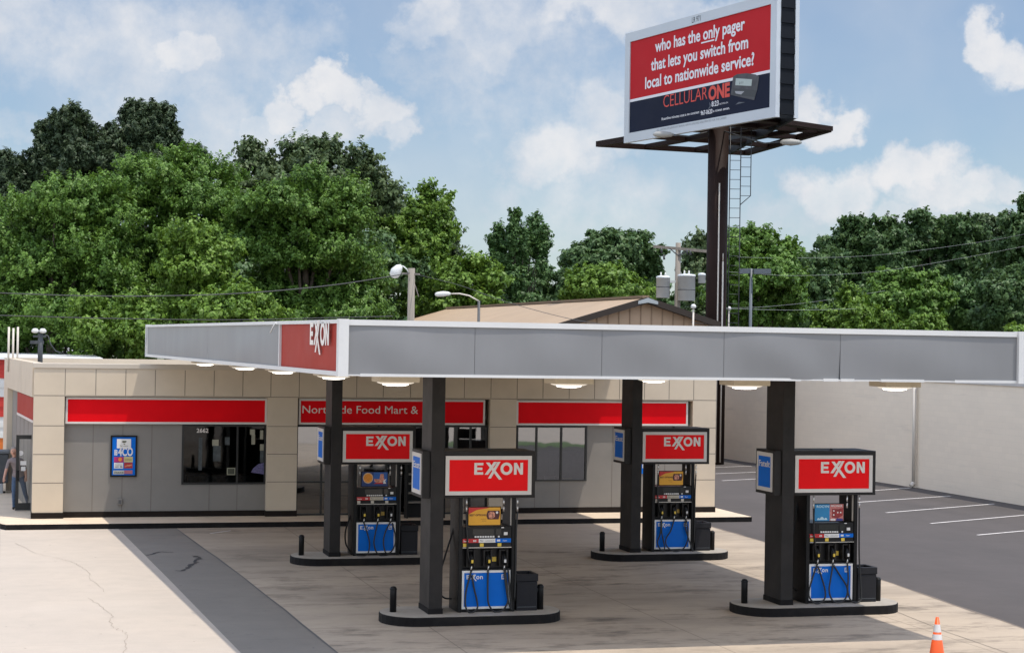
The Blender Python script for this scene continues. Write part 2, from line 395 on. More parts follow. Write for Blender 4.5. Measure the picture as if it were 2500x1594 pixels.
        if bevel > 0:
            bv = o.modifiers.new('bevel', 'BEVEL'); bv.width = bevel; bv.segments = 2; bv.limit_method = 'ANGLE'
        if label: o['label'] = label
        return o

def thing(name, label, cat, loc=(0, 0, 0), rotz=0.0, group=None):
    o = bpy.data.objects.new(name, None); COL.objects.link(o)
    o.empty_display_size = 0.2
    o.location = tuple(float(c) for c in loc); o.rotation_euler = (0, 0, rotz)
    o['label'] = label; o['category'] = cat
    if group: o['group'] = group
    return o
def tag(o, label, cat, group=None):
    o['label'] = label; o['category'] = cat
    if group: o['group'] = group
    return o
def structure(o): o['kind'] = 'structure'; return o

def text_mesh(body, bold=0.0, shear=0.0):
    """lettering as geometry in the xz plane, facing -y; returns verts, faces, bounds"""
    cu = bpy.data.curves.new('lettering', 'FONT'); cu.body = body; cu.size = 1.0
    cu.offset = bold; cu.shear = shear; cu.fill_mode = 'FRONT'; cu.resolution_u = 3
    o = bpy.data.objects.new('lettering', cu); COL.objects.link(o)
    dg = bpy.context.evaluated_depsgraph_get(); dg.update()
    me = bpy.data.meshes.new_from_object(o.evaluated_get(dg))
    vs = [(v.co.x, v.co.y) for v in me.vertices]; fs = [list(p.vertices) for p in me.polygons]
    bpy.data.objects.remove(o); bpy.data.curves.remove(cu); bpy.data.meshes.remove(me)
    return vs, fs
_TX = {}
def put_text(mb, body, x0, x1, zb, cap, y, bold=0.0, shear=0.0, slope=0.0):
    """fit the text between x0 and x1, baseline zb, capital height cap"""
    k = (body, bold, shear)
    if k not in _TX: _TX[k] = text_mesh(body, bold, shear)
    vs, fs = _TX[k]
    a = min(v[0] for v in vs); b = max(v[0] for v in vs)
    sx = (x1-x0)/(b-a); sz = cap/0.72
    mb._add([(x0+(v[0]-a)*sx, y, zb+v[1]*sz+slope*(v[0]-a)*sx) for v in vs], fs)
    return mb

def logo(mb, x0, zb, h, y, wid=1.0, cap=True, mirror=False):
    """the double-crossed word: E, interlocking XX, O, N; x0 = left of E, zb = baseline, h = capital height"""
    t = 0.24
    cnt = [0]
    def P(pts):
        cnt[0] += 1
        return mb._add([(x0+px*h*wid, y-.0007*cnt[0], zb+pz*h) for px, pz in pts], [tuple(range(len(pts)))])
    R = lambda a, b, c, d: P([(a, c), (b, c), (b, d), (a, d)])
    R(0, t, 0, 1); R(t, .78, 0, t-.03); R(t, .70, .39, .60); R(t, .78, 1-t+.03, 1)
    stroke = lambda xa, za, xb, zb_, w: P([(xa, za), (xb, zb_), (xb+w, zb_), (xa+w, za)])
    w = .30
    stroke(1.00, 1.03, 2.16, -.42, w)            # long falling stroke
    stroke(1.70, 1.08, .90, 0.0, w)              # rising stroke of the first X
    P([(2.02, 1.08), (1.20, -.32), (1.20+w-.04, -.32), (2.02+w-.04, 1.08)])
    def ring(cx, cz, rx, rz, tt, n=28):
        vs = []; fs = []
        for i in range(n):
            a = 2*math.pi*i/n; vs.append((x0+(cx+rx*math.cos(a))*h*wid, y, zb+(cz+rz*math.sin(a))*h))
        for i in range(n):
            a = 2*math.pi*i/n; vs.append((x0+(cx+(rx-tt)*math.cos(a))*h*wid, y, zb+(cz+(rz-tt*.95)*math.sin(a))*h))
        for i in range(n): fs.append((i, (i+1) % n, n+(i+1) % n, n+i))
        mb._add(vs, fs)
    if cap:
        ring(2.82, .5, .53, .53, .25)
        n0 = 3.47
        R(n0, n0+t, 0, 1); R(n0+.56, n0+.56+t, 0, 1); P([(n0, 1), (n0+.56, 0), (n0+.56+t, 0), (n0+t, 1)])
    else:
        ring(2.72, .36, .40, .38, .2)
        n0 = 3.25; R(n0, n0+.2, 0, .72); R(n0+.46, n0+.66, 0, .55); P([(n0+.2, .52), (n0+.2, .72), (n0+.5, .72), (n0+.66, .55), (n0+.46, .5)])
    return mb

# ------------------------------------------------------------------ ground and paving
structure(MB()._add([(-900, -300, -0.012), (1500, -300, -0.012), (1500, 2500, -0.012), (-900, 2500, -0.012)], [(0, 1, 2, 3)]).build('ground', field_m))
XL = [(4.35, 53.0), (4.5, 49.7), (5.0, 39.56), (5.33, 29.62), (5.62, 20.0), (5.9, 6.0), (6.0, -40.0)]
XR = [(19.35, 53.0), (19.26, 48.44), (19.16, 44.56), (18.65, 36.31), (18.11, 30.08), (17.2, 20.0), (16.0, 6.0), (13.0, -40.0)]
XS = [(2.9, 53.0), (3.0, 49.76), (3.42, 39.6), (3.79, 29.89), (4.12, 20.0), (4.6, 6.0), (5.0, -40.0)]
forecourt = structure(MB()._add([(x, y, 0) for x, y in XL]+[(x, y, 0) for x, y in reversed(XR)], [tuple(range(len(XL)+len(XR)))]).build('forecourt', concrete_m))
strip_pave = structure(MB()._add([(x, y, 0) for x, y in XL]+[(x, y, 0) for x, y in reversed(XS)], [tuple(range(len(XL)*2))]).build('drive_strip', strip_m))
apron = structure(MB()._add([(x, y, 0) for x, y in XS]+[(-60, -40, 0), (-60, 74, 0), (2.9, 74, 0)], [tuple(range(len(XS)+3))]).build('apron', apron_m))
lot = structure(MB()._add([(x, y, -0.004) for x, y in XR]+[(60, -40, -0.004), (60, 110, -0.004), (4.35, 110, -0.004), (4.35, 53.0, -0.004)], [tuple(range(len(XR)+4))]).build('parking_lot', asphalt_m))
def ribbon(pts, w, z, name, m, parent, jitter=0.0):
    mb = MB(); P = [Vector((p[0], p[1], 0)) for p in pts]
    if jitter:
        Q = [P[0]]
        for a, b in zip(P, P[1:]):
            for k in range(1, 7): Q.append(a.lerp(b, k/6)+Vector((random.uniform(-1, 1), random.uniform(-1, 1), 0))*jitter)
        P = Q
    L_, R_ = [], []
    for i, p in enumerate(P):
        t = (P[min(i+1, len(P)-1)]-P[max(i-1, 0)]).normalized(); s = Vector((-t.y, t.x, 0))
        ww = w*(random.uniform(.5, 1.3) if jitter else 1)
        L_.append(p+s*ww/2); R_.append(p-s*ww/2)
    vs = [(q.x, q.y, z) for q in L_]+[(q.x, q.y, z) for q in R_]; n = len(P)
    mb._add(vs, [(i, n+i, n+i+1, i+1) for i in range(n-1)])
    return mb.build(name, m, parent)
crack_m = mat('crack', (0.27, 0.225, 0.18), 0.95, var=0.2, vscale=4)
tar_m = mat('tar_seal', (0.028, 0.027, 0.027), 0.7)
gz = lambda z: on_z(z[0]/2.6756, 1200+z[1]/2.6756)
for pl in ([(100, 335), (250, 405), (400, 440), (480, 460), (560, 510), (610, 590), (690, 655)],
           [(575, 695), (640, 735), (735, 795), (720, 860), (770, 900), (820, 920), (825, 970), (810, 1054), (830, 1150)]):
    ribbon([gz(p) for p in pl], 0.009, 0.004, 'crack', crack_m, apron, 0.04)
ribbon([gz(p) for p in [(1150, 515), (1200, 517), (1235, 485), (1270, 465), (1305, 435), (1265, 418)]], 0.11, 0.004, 'tar_seal', tar_m, apron, 0.05)
ribbon([gz(p) for p in [(965, 415), (1000, 402), (1050, 392), (1130, 396)]], 0.07, 0.004, 'tar_seal', tar_m, apron, 0.04)
ribbon([gz((1372, 273)), gz((1508, 254))], 0.06, 0.006, 'painted_stroke', white_paint, forecourt)
# rough mortar edge between the two pavings
ribbon([(x, y) for x, y in XL if 5 < y < 51], 0.035, 0.004, 'paving_joint', mat('paving_joint', (0.10, 0.095, 0.09), 0.9), forecourt, 0.012)
ribbon([(x, y) for x, y in XR if 5 < y < 54], 0.07, 0.004, 'paving_joint', mat('paving_edge', (0.17, 0.14, 0.115), 0.9), forecourt, 0.03)
ribbon([on_z(*q) for q in [(2171.8, 1486), (2314, 1543), (2462.5, 1594)]]+[(16.2, 22, 0)], 0.02, 0.004, 'paving_joint', mat('paving_joint2', (0.2, 0.17, 0.14), 0.9), forecourt, 0.006)
# parking stalls
GL = lambda z: on_z(1700+z[0]/3.01, 900+z[1]/3.01)
stalls = [((140, 724), (462, 712)), ((140, 771), (462, 758)), ((190, 822), (462, 808)), ((1335, 892), (1570, 875)), ((1190, 980), (1870, 934)),
          ((1395, 1057), (2190, 992)), ((1722, 1136), (2408, 1075)), ((2065, 1221), (2408, 1190))]
for i, (a, b) in enumerate(stalls):
    A, B = GL(a), GL(b); d = (B-A)/np.linalg.norm(B-A)
    if i < 4: A = B-d*(5.2 if i == 3 else 3.6) if i == 3 else A; B = A+d*5.2
    elif i >= 6: B = A+d*5.6
    ribbon([A, A+(B-A)*.3, A+(B-A)*.7, B], 0.10, 0.004, 'stall_line', white_paint, lot)
structure(MB()._add([(17.6, 13.2, 0.006), (60, 13.2, 0.006), (60, 16.8, 0.006), (17.6, 16.8, 0.006)], [(0, 1, 2, 3)]).build('verge', mat('verge_grass', (.07, .12, .03), .9, var=.3, vscale=2)))
structure(MB()._add([(-60, -40, 0.004), (60, -40, 0.004), (60, 13.2, 0.004), (-60, 13.2, 0.004)], [(0, 1, 2, 3)]).build('street', apron_m))
# store walkway with a black painted kerb
wk = [(0.14, 49.65), (20.99, 49.65), (20.99, 64.0), (-0.9, 64.0), (-0.45, 55.0), (-0.08, 51.2), (0.0, 49.95)]
walk = structure(MB().use(walk_m).prism(wk, -0.05, 0.14).build('walkway', walk_m))
o = len(wk)
for p in walk.data.polygons: pass
walk.data.materials.append(kerb_dark)
for p in walk.data.polygons:
    if abs(p.normal.z) < 0.5: p.material_index = 1

# ------------------------------------------------------------------ store building
YB = 51.16
BX0, BX1 = 0.805, 20.43
ZP, ZC = 4.19, 4.32
X = lambda sx, y=YB: float(on_y(sx, 1000, y)[0])
Zy = lambda sx, sy, y=YB: float(on_y(sx, sy, y)[2])
store = thing('store_building', 'low beige panelled food store with red signs behind the pumps', 'store', (0, 0, 0))
YR = YB+0.22                                         # recessed bays
YBACK = 62.0
Z0, ZS0, ZS1 = 0.14, 2.69, 3.41
p1 = (BX0, X(157.5)); p2 = (X(653.5), X(727)); p3 = (X(1197), X(1261)); p4 = (X(1691.6), BX1)
ZBASE = 0.30
# masonry core behind the bays (with openings left for the windows)
def seams(mb, xs, zs, x0, x1, z0, z1, y):
    for x in xs: mb.box(x-.008, x+.008, y-.003, y+.01, z0, z1)
    for z in zs: mb.box(x0, x1, y-.003, y+.01, z-.008, z+.008)
pil = []
for k, (a, b) in enumerate((p1, p2, p3, p4)):
    m = MB(); m.use(beige)
    m.box(a, b, YB, YB+.5, ZBASE, ZS1+.02)
    m.use(joint_m); seams(m, [], [1.10, 1.87, 2.64], a+.002, b-.002, ZBASE, ZS1, YB)
    m.use(dark_base); m.box(a-.02, b+.02, YB-.02, YB+.5, Z0, ZBASE)
    m.build('pillar', None, store)
m = MB().use(beige)
sxs = [233, 306, 378, 450.6, 521.7, 592, 660.5, 729.7, 801, 870, 935, 1001.6, 1067, 1133, 1198, 1262, 1325, 1389, 1451, 1512, 1573, 1633, 1693]
m.box(BX0, BX1, YB, YB+.5, ZS1+.02, ZP)
m.use(joint_m); seams(m, [X(158.)]+[X(s) for s in sxs], [], BX0, BX1, ZS1+.06, ZP-.02, YB)
m.box(BX0, BX1, YB-.003, YB+.01, ZS1+.035, ZS1+.05)
m.build('fascia_band', None, store)
m = MB().use(mat('parapet_cap', (0.52, 0.46, 0.38), 0.5, var=0.05, vscale=1)); m.box(BX0-.03, BX1+.03, YB-.03, YB+.45, ZP, ZC)
m.build('parapet_cap', None, store, bevel=0.01)
m = MB().use(mat('flat_roof', (0.42, 0.41, 0.39), 0.8, var=0.1, vscale=0.8)); m.prism([(BX0+.3, YB+.46), (BX1-.3, YB+.46), (BX1-.3, YBACK-.4), (0.55, YBACK-.4)], 3.75, 3.9)
m.build('roof', None, store)
m = MB().use(beige); m.box(BX1-.3, BX1, YB+.5, YBACK, Z0, ZP); m.use(mat('parapet_cap', None)); m.box(BX1-.33, BX1+.03, YB+.5, YBACK, ZP, ZC)
m.use(dark_base); m.box(BX1-.29, BX1+.02, YB+.52, YBACK, Z0, ZBASE+.01)
m.build('side_wall', None, store)
m = MB().use(beige); m.box(0.3, BX1-.32, YBACK-.3, YBACK, Z0, ZC); m.build('back_wall', None, store)
# left side: parapet band, recessed grey wall with a side sign
SLX = lambda y: BX0-(y-YB)*0.071
m = MB().use(beige)
ys = [YB+.5, 55.3, 55.34, YBACK]
for ya, yb in ((YB+.5, 55.28), (55.33, YBACK)):
    m.hexa([(SLX(ya), ya, ZS1-.02), (SLX(ya)+.3, ya, ZS1-.02), (SLX(yb)+.3, yb, ZS1-.02), (SLX(yb), yb, ZS1-.02)],
           [(SLX(ya), ya, ZC), (SLX(ya)+.3, ya, ZC), (SLX(yb)+.3, yb, ZC), (SLX(yb), yb, ZC)])
m.hexa([(SLX(60.5), 60.5, Z0), (SLX(60.5)+.6, 60.5, Z0), (SLX(YBACK)+.6, YBACK, Z0), (SLX(YBACK), YBACK, Z0)],
       [(SLX(60.5), 60.5, ZS1-.02), (SLX(60.5)+.6, 60.5, ZS1-.02), (SLX(YBACK)+.6, YBACK, ZS1-.02), (SLX(YBACK), YBACK, ZS1-.02)])
m.build('side_band', None, store)
m = MB().use(grey_panel)
SW = lambda y: SLX(y)+.16
m.hexa([(SW(YB+.5), YB+.5, Z0), (SW(YB+.5)+.2, YB+.5, Z0), (SW(60.5)+.2, 60.5, Z0), (SW(60.5), 60.5, Z0)],
       [(SW(YB+.5), YB+.5, ZS1-.03), (SW(YB+.5)+.2, YB+.5, ZS1-.03), (SW(60.5)+.2, 60.5, ZS1-.03), (SW(60.5), 60.5, ZS1-.03)])
m.use(joint_m)
for y in (53.2, 54.6, 56, 57.4, 58.8): m.box(SW(y)-.004, SW(y)+.05, y-.012, y+.012, Z0, ZS1-.05)
m.build('side_panelling', None, store)
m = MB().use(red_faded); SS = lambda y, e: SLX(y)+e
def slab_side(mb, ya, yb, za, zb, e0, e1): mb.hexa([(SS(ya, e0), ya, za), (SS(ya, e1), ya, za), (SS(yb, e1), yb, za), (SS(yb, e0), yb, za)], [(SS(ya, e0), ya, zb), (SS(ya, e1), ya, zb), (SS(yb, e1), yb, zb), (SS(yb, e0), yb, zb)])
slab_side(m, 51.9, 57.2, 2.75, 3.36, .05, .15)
m.use(white_frame); slab_side(m, 51.85, 57.25, 2.68, 2.75, .04, .15)
m.build('side_sign', None, store)

# bay walls -------------------------------------------------
def bay_panels(x0, x1, z0, z1, xs, name='wall_panel'):
    m = MB().use(grey_panel); m.box(x0, x1, YR, YR+.2, z0, z1)
    m.use(joint_m); seams(m, [x for x in xs if x0+.05 < x < x1-.05], [], x0, x1, z0, z1, YR)
    return m.build(name, None, store)
xr = lambda s: X(s, YR)
# bay 1
w1a, w1b = xr(445.5), xr(651)
zw0 = Zy(550, 1181.8, YR); zw1 = ZS0-.02
bay_panels(p1[1], w1a, ZBASE, ZS0+.02, [xr(s) for s in (228.6, 301, 372)])
bay_panels(w1a, p2[0], ZBASE, zw0, [xr(s) for s in (445, 514, 582)])
# bay 3
w3a, w3b = xr(1261), xr(1434)
zw3 = Zy(1350, 1174, YR)
bay_panels(p3[1], w3b, ZBASE, zw3, [xr(s) for s in (1308.6, 1369)])
bay_panels(w3b, p4[0], ZBASE, ZS0+.02, [xr(s) for s in (1434, 1496.2, 1560, 1625)])
m = MB().use(dark_base)
m.box(p1[1]+.02, p2[0]-.02, YR-.012, YR+.2, Z0, ZBASE-.005); m.build('base_strip', None, store); m = MB().use(dark_base); m.box(p3[1]+.02, p4[0]-.02, YR-.012, YR+.2, Z0, ZBASE-.005)
m.build('base_strip', None, store)
frame_m = mat('window_frame_black', (0.014, 0.014, 0.013), 0.4, var=0.15, vscale=4)
def window(x0, x1, z0, z1, mull, glass, bars=()):
    f = MB().use(frame_m); t = .05
    f.box(x0, x1, YR-.03, YR+.06, z0, z0+t); f.box(x0, x1, YR-.03, YR+.06, z1-t, z1)
    for x in [x0+t/2]+list(mull)+[x1-t/2]: f.box(x-t/2, x+t/2, YR-.028, YR+.058, z0+t, z1-t)
    for (xa, xb, z) in bars: f.box(xa, xb, YR-.026, YR+.056, z-t/2, z+t/2)
    fo = f.build('window', None, store)
    g = MB().use(glass); g._add([(x0+t/2, YR+.02, z0+t/2), (x1-t/2, YR+.02, z0+t/2), (x1-t/2, YR+.02, z1-t/2), (x0+t/2, YR+.02, z1-t/2)], [(0, 1, 2, 3)])
    g.build('pane', None, fo, fix=False)
    return fo
win1 = window(w1a, w1b, zw0, zw1, [xr(581)], win_glass)
win3 = window(w3a+.01, w3b, zw3, zw1, [xr(1311), xr(1371.5)], film_glass)
zdb = Zy(800, 1176, YR)
win2 = window(p2[1], p3[0], Z0, zw1, [xr(s) for s in (787, 856, 945, 1035, 1086, 1150)], film_glass, [(p2[1]+.05, xr(787)-.025, zdb), (xr(787)+.025, xr(856)-.025, zdb)])
# shop interior: dark floor, back shelving, counters, papers stuck in the window
m = MB().use(mat('shop_floor', (0.10, 0.09, 0.08), 0.5, var=0.2, vscale=3)); m.box(p1[1], p4[0], YR+.21, YB+6.5, Z0-.002, Z0+.01); m.build('shop_floor', None, store)
m = MB().use(mat('shop_backwall', (0.06, 0.055, 0.05), 0.8, var=0.5, vscale=2.5)); m.box(p1[1], p4[0], YB+6.5, YB+6.6, Z0, 3.6); m.build('inner_wall', None, store)
m = MB().use(mat('shop_ceiling', (0.25, 0.25, 0.24), 0.8)); m.box(p1[1], p4[0], YR+.22, YB+6.4, 2.85, 2.9); m.build('ceiling', None, store)
shelf_m = mat('shop_shelving', (0.07, 0.065, 0.06), 0.6, var=0.9, vscale=9)
m = MB().use(shelf_m)
for x in (7.9, 9.6, 11.0, 14.9, 16.2): m.box(x, x+.9, YB+2.6, YB+3.2, Z0, 1.75)
m.box(xr(446)+.3, xr(651)-.1, YB+1.6, YB+2.1, Z0, 1.15); m.build('shelf', None, store)
paper = mat('window_paper', (0.30, 0.29, 0.22), 0.7, var=0.2, vscale=8)
m = MB().use(paper)
def wposter(mb, s0, t0, s1, t1, e=-.004):
    a = on_y(s0, t1, YR+.02+e); b = on_y(s1, t0, YR+.02+e)
    mb._add([(a[0], YR+.02+e, a[2]), (b[0], YR+.02+e, a[2]), (b[0], YR+.02+e, b[2]), (a[0], YR+.02+e, b[2])], [(0, 1, 2, 3)])
k = lambda z: (220+z[0]/5.017, 1020+z[1]/5.017)
for a, b in (((1958, 140), (2020, 205)), ((1975, 205), (2022, 325)), ((2080, 150), (2122, 262)), ((2080, 320), (2128, 398)), ((1495, 265), (1575, 340))):
    m = MB().use(paper); wposter(m, *k(a), *k(b), e=-.006); m.build('taped_paper', None, win1)
m = MB().use(mat('window_paper_dim', (0.05, 0.06, 0.063), 0.6, var=0.4, vscale=8))
for a, b in (((2080, 400), (2126, 545)), ((1505, 340), (1600, 530)), ((1650, 235), (1710, 330)), ((1325, 240), (1375, 640))): m = MB().use(mat('window_paper_dim', None)); wposter(m, *k(a), *k(b), e=-.005); m.build('hanging_paper', None, win1)
m = MB().use(mat('purple_display', (0.10, 0.09, 0.20), 0.5, var=0.5, vscale=25))
pts = [(1970, 665), (2000, 615), (2060, 565), (2130, 545), (2130, 690)]
vs = [on_y(*k(p), YR+.012) for p in pts]; m._add([(v[0], YR+.012, v[2]) for v in vs], [tuple(range(5))]); m.build('window_display', None, win1)
m = MB().use(mat('small_notice_edge', (0.30, 0.30, 0.22), 0.6)); wposter(m, *k((1675, 610)), *k((1778, 698)), e=-.004)
m.use(mat('small_notice', (0.05, 0.055, 0.035), 0.6)); wposter(m, *k((1685, 620)), *k((1768, 688)), e=-.006); m.build('window_notice', None, win1)
m = MB().use(letter_w)
a = on_y(480, 1055.5, YR-.002); b = on_y(509, 1045.5, YR-.002)
put_text(m, '2662', a[0], b[0], a[2], b[2]-a[2], YR-.001, bold=.02); m.build('street_number', None, win1)
m = MB().use(mat('yellow_counter_ad', (0.55, 0.36, 0.05), 0.5)); wposter(m, 1373, 1166, 1396, 1172, e=.006); m.use(white_m); wposter(m, 1328, 1161, 1356, 1171, e=.006); m.build('window_sticker', None, win3)

# long red signs on the store
def long_sign(s0, s1, label, words=None):
    y = YB+.10
    x0, x1 = X(s0, y), X(s1, y)
    t = thing('store_sign', label, 'sign', ((x0+x1)/2, y, ZS0), group='long red signs above the store front')
    hx = (x1-x0)/2; H = ZS1-ZS0
    f = MB().use(white_frame); e = .055
    f.box(-hx, hx, -.0, .12, 0, e); f.box(-hx, hx, 0, .12, H-e, H); f.box(-hx, -hx+e, 0, .12, e, H-e); f.box(hx-e, hx, 0, .12, e, H-e)
    f.build('frame', None, t)
    pn = MB().use(red_sign).box(-hx+e, hx-e, .012, .118, e, H-e).build('panel', None, t)
    if words:
        L = MB().use(letter_w)
        a = on_y(738.4, 1006.6, y); b = on_y(1021, 986.2, y)
        put_text(L, words, a[0]-(x0+x1)/2, b[0]-(x0+x1)/2, a[2]-ZS0-.02, .225, .008); L.build('lettering', None, pn)
    return t
long_sign(160.2, 651.9, 'long blank red sign above the dark window numbered 2662')
long_sign(729.7, 1184.5, 'long red store sign lettered Northside Food Mart &', 'Northside Food Mart &')
long_sign(1261, 1679.9, 'long blank red sign above the window beside the pale parking wall')

# framed blue poster on bay 1, small blue poster on bay 3, outlet box
def poster_big():
    a = on_y(268.5, 1163.5, YR); b = on_y(335.0, 1062.5, YR)
    t = thing('framed_poster', 'blue advertising poster in black frame left of the numbered window', 'poster', ((a[0]+b[0])/2, YR-.05, a[2]), group='posters on the store wall')
    hx = (b[0]-a[0])/2; H = b[2]-a[2]; e = .045
    f = MB().use(black_m); f.box(-hx, hx, 0, .05, 0, e); f.box(-hx, hx, 0, .05, H-e, H); f.box(-hx, -hx+e, 0, .05, e, H-e); f.box(hx-e, hx, 0, .05, e, H-e)
    f.build('frame', None, t)
    s = MB().use(blue_panel).box(-hx+e, hx-e, .015, .045, e, H-e).build('sheet', None, t)
    # artwork: uv in crop coords (248..572 x 213..718)
    U = lambda zx: -hx+(zx-245)/(573-245)*2*hx
    V = lambda zy: H*(1-(zy-212)/(720-212))
    def card(nm, mt, x0, y0, x1, y1, dy=.013): return MB().use(mt).box(U(x0), U(x1), dy-.004, dy, V(y1), V(y0)).build(nm, None, s)
    card('white_card', white_m, 322, 255, 497, 370)
    m = MB().use(mat('poster_olive', (0.10, 0.10, 0.05), 0.6))
    m.plate([(U(380), V(290)), (U(400), V(300)), (U(425), V(300)), (U(445), V(285)), (U(430), V(278)), (U(395), V(278))], .004, .008)
    m.plate([(U(398), V(312)), (U(428), V(312)), (U(415), V(326))], .004, .008)
    put_text(m, 'Fac anoto', U(362), U(462), V(346), .035, .005); m.build('emblem', None, s)
    m = MB().use(white_m); put_text(m, '4CO', U(340), U(522), V(460), .225, .006, bold=.03)
    put_text(m, '88', U(292), U(330), V(455), .16, .006, bold=.02); m.build('lettering', None, s)
    card('magenta_card', mat('poster_magenta', (0.42, 0.02, 0.13), .5), 290, 475, 408, 542)
    m = MB().use(mat('poster_orange', (0.8, 0.25, 0.03), .5)); m.plate([(U(365)+.05*math.cos(a), V(505)+.055*math.sin(a)) for a in np.linspace(0, 6.0, 14)], .004, .007); m.build('round_badge', None, s)
    card('yellow_card', mat('poster_yellow', (0.55, 0.46, 0.2), .5), 412, 473, 522, 541)
    card('pale_card', white_m, 292, 547, 405, 617)
    card('red_card', mat('poster_red', (0.38, 0.02, 0.015), .5), 415, 545, 520, 615)
    m = MB().use(mat('poster_ink', (0.06, 0.06, 0.06), .6)); put_text(m, 'ZAMSZO', U(425), U(510), V(518), .04, .006)
    put_text(m, 'hagoma', U(305), U(392), V(575), .022, .006); put_text(m, 'oro  dia', U(305), U(397), V(603), .04, .006, bold=.03)
    m.build('small_print', None, s)
    m = MB().use(mat('poster_peach', (0.8, 0.35, 0.2), .5)); put_text(m, 'crispy', U(425), U(515), V(600), .05, .006, bold=.02, slope=.25); m.build('script_print', None, s)
    card('strip_card', mat('poster_strip', (0.5, 0.5, 0.42), .5), 283, 640, 418, 688); card('pink_strip', mat('poster_pink', (0.40, 0.13, 0.16), .5), 420, 640, 520, 684)
    m = MB().use(mat('poster_ink', None)); put_text(m, 'ZAKKIE', U(292), U(412), V(678), .05, .006, bold=.02); m.build('strip_print', None, s)
poster_big()
def poster_small():
    a = on_y(1566, 1156, YR); b = on_y(1590, 1118, YR)
    t = thing('wall_notice', 'small blue and white notice on the grey wall behind the far right pump', 'poster', ((a[0]+b[0])/2, YR-.02, a[2]), group='posters on the store wall')
    hx = (b[0]-a[0])/2; H = b[2]-a[2]
    s = MB().use(blue_panel).box(-hx, hx, 0, .02, 0, H).build('sheet', None, t)
    MB().use(white_m).box(-hx+.03, hx-.02, -.004, 0, H*.75, H*.98).build('white_card', None, s)
    MB().use(white_m).box(-hx+.02, hx-.02, -.004, 0, H*.36, H*.62).build('white_card', None, s)
poster_small()
def outlet():
    a = on_y(292, 1224, YR)
    t = MB().use(grey_panel).box(-.06, .06, 0, .07, -.08, .08).box(-.05, .05, -.012, 0, -.07, .07).use(mat('dark_plate', (.08, .08, .08), .5)).box(-.035, .035, -.014, -.012, -.05, .05).build('outlet_box', None, None, bevel=.006)
    t.location = (a[0], YR-.075, a[2]); tag(t, 'small grey outlet box low on the wall below the blue poster', 'outlet box')
outlet()

# roof-top pieces of the store
def mast():
    a = on_y(97.7, 900, 57.0)
    t = thing('service_mast', 'grey service mast with floodlights on the store roof corner', 'mast', (a[0], 57.0, 3.9))
    top = Zy(97.7, 812, 57.0)-3.9
    MB().use(dark_steel).tube([(0, 0, 0), (0, 0, top)], .075, 12).build('post', None, t)
    ar = MB().use(dark_steel); ar.box(-.3, .1, -.05, .05, top-.34, top-.24); ar.box(-.22, .16, -.04, .04, top-.14, top-.08); ar.tube([(.1, 0, top-.05), (.22, 0, top-.1), (.3, 0, top-.35), (.45, 0, top-.55), (.62, 0, top-.6)], .018, 6); ar.build('bracket', None, t)
    for dx in (-.16, .06):
        MB().use(lamp_white).lathe([(.03, 0), (.10, .03), (.11, .08), (.06, .14), (.0, .15)], (dx, -.05, top-.02), 12).build('floodlight', None, t)
mast()
for i, sx in enumerate((20, 31, 42)):
    b = on_y(sx, 900, 60.0); t_ = Zy(sx, (798, 801, 798)[i], 60.0)
    o = MB().use(pale_pipe).tube([(0, 0, 0), (0, 0, t_-3.9)], .036, 8).build('roof_pipe', None, None); o.location = (b[0], 60.0, 3.9)
    tag(o, ('leftmost of three white pipes standing on the store roof', 'middle of three white pipes standing on the store roof', 'rightmost of three white pipes standing on the store roof')[i], 'pipe', 'white pipes on the store roof')

# open glass side door
def side_door():
    y = 53.5
    x0 = float(on_y(37.5, 1200, y)[0]); x1 = x0+.92
    zt = Zy(50, 1061.7, y)
    t = thing('glass_door', 'open black framed glass door at the left side of the store', 'door', (x0, y, Z0))
    f = MB().use(frame_m); w = x1-x0; H = zt-Z0
    f.box(0, .085, -.03, .03, .02, H); f.box(w-.085, w, -.03, .03, .02, H); f.box(.085, w-.085, -.03, .03, .02, .22); f.box(.085, w-.085, -.03, .03, H-.11, H)
    f.build('frame', None, t)
    MB().use(door_glass)._add([(.08, 0, .2), (w-.08, 0, .2), (w-.08, 0, H-.1), (.08, 0, H-.1)], [(0, 1, 2, 3)]).build('pane', None, t, fix=False)
    MB().use(black_m).box(.02, .10, -.08, -.03, .85, 1.15).build('handle', None, t)
    m = MB().use(white_m)
    m.plate([(.13+.07*math.cos(a), 1.62+.07*math.sin(a)) for a in np.linspace(0, 5.8, 10)], -.006, -.004); m.box(.12, .28, -.006, -.004, 1.28, 1.4); m.box(.14, .26, -.006, -.004, 1.12, 1.24); m.build('sticker', None, t)
side_door()

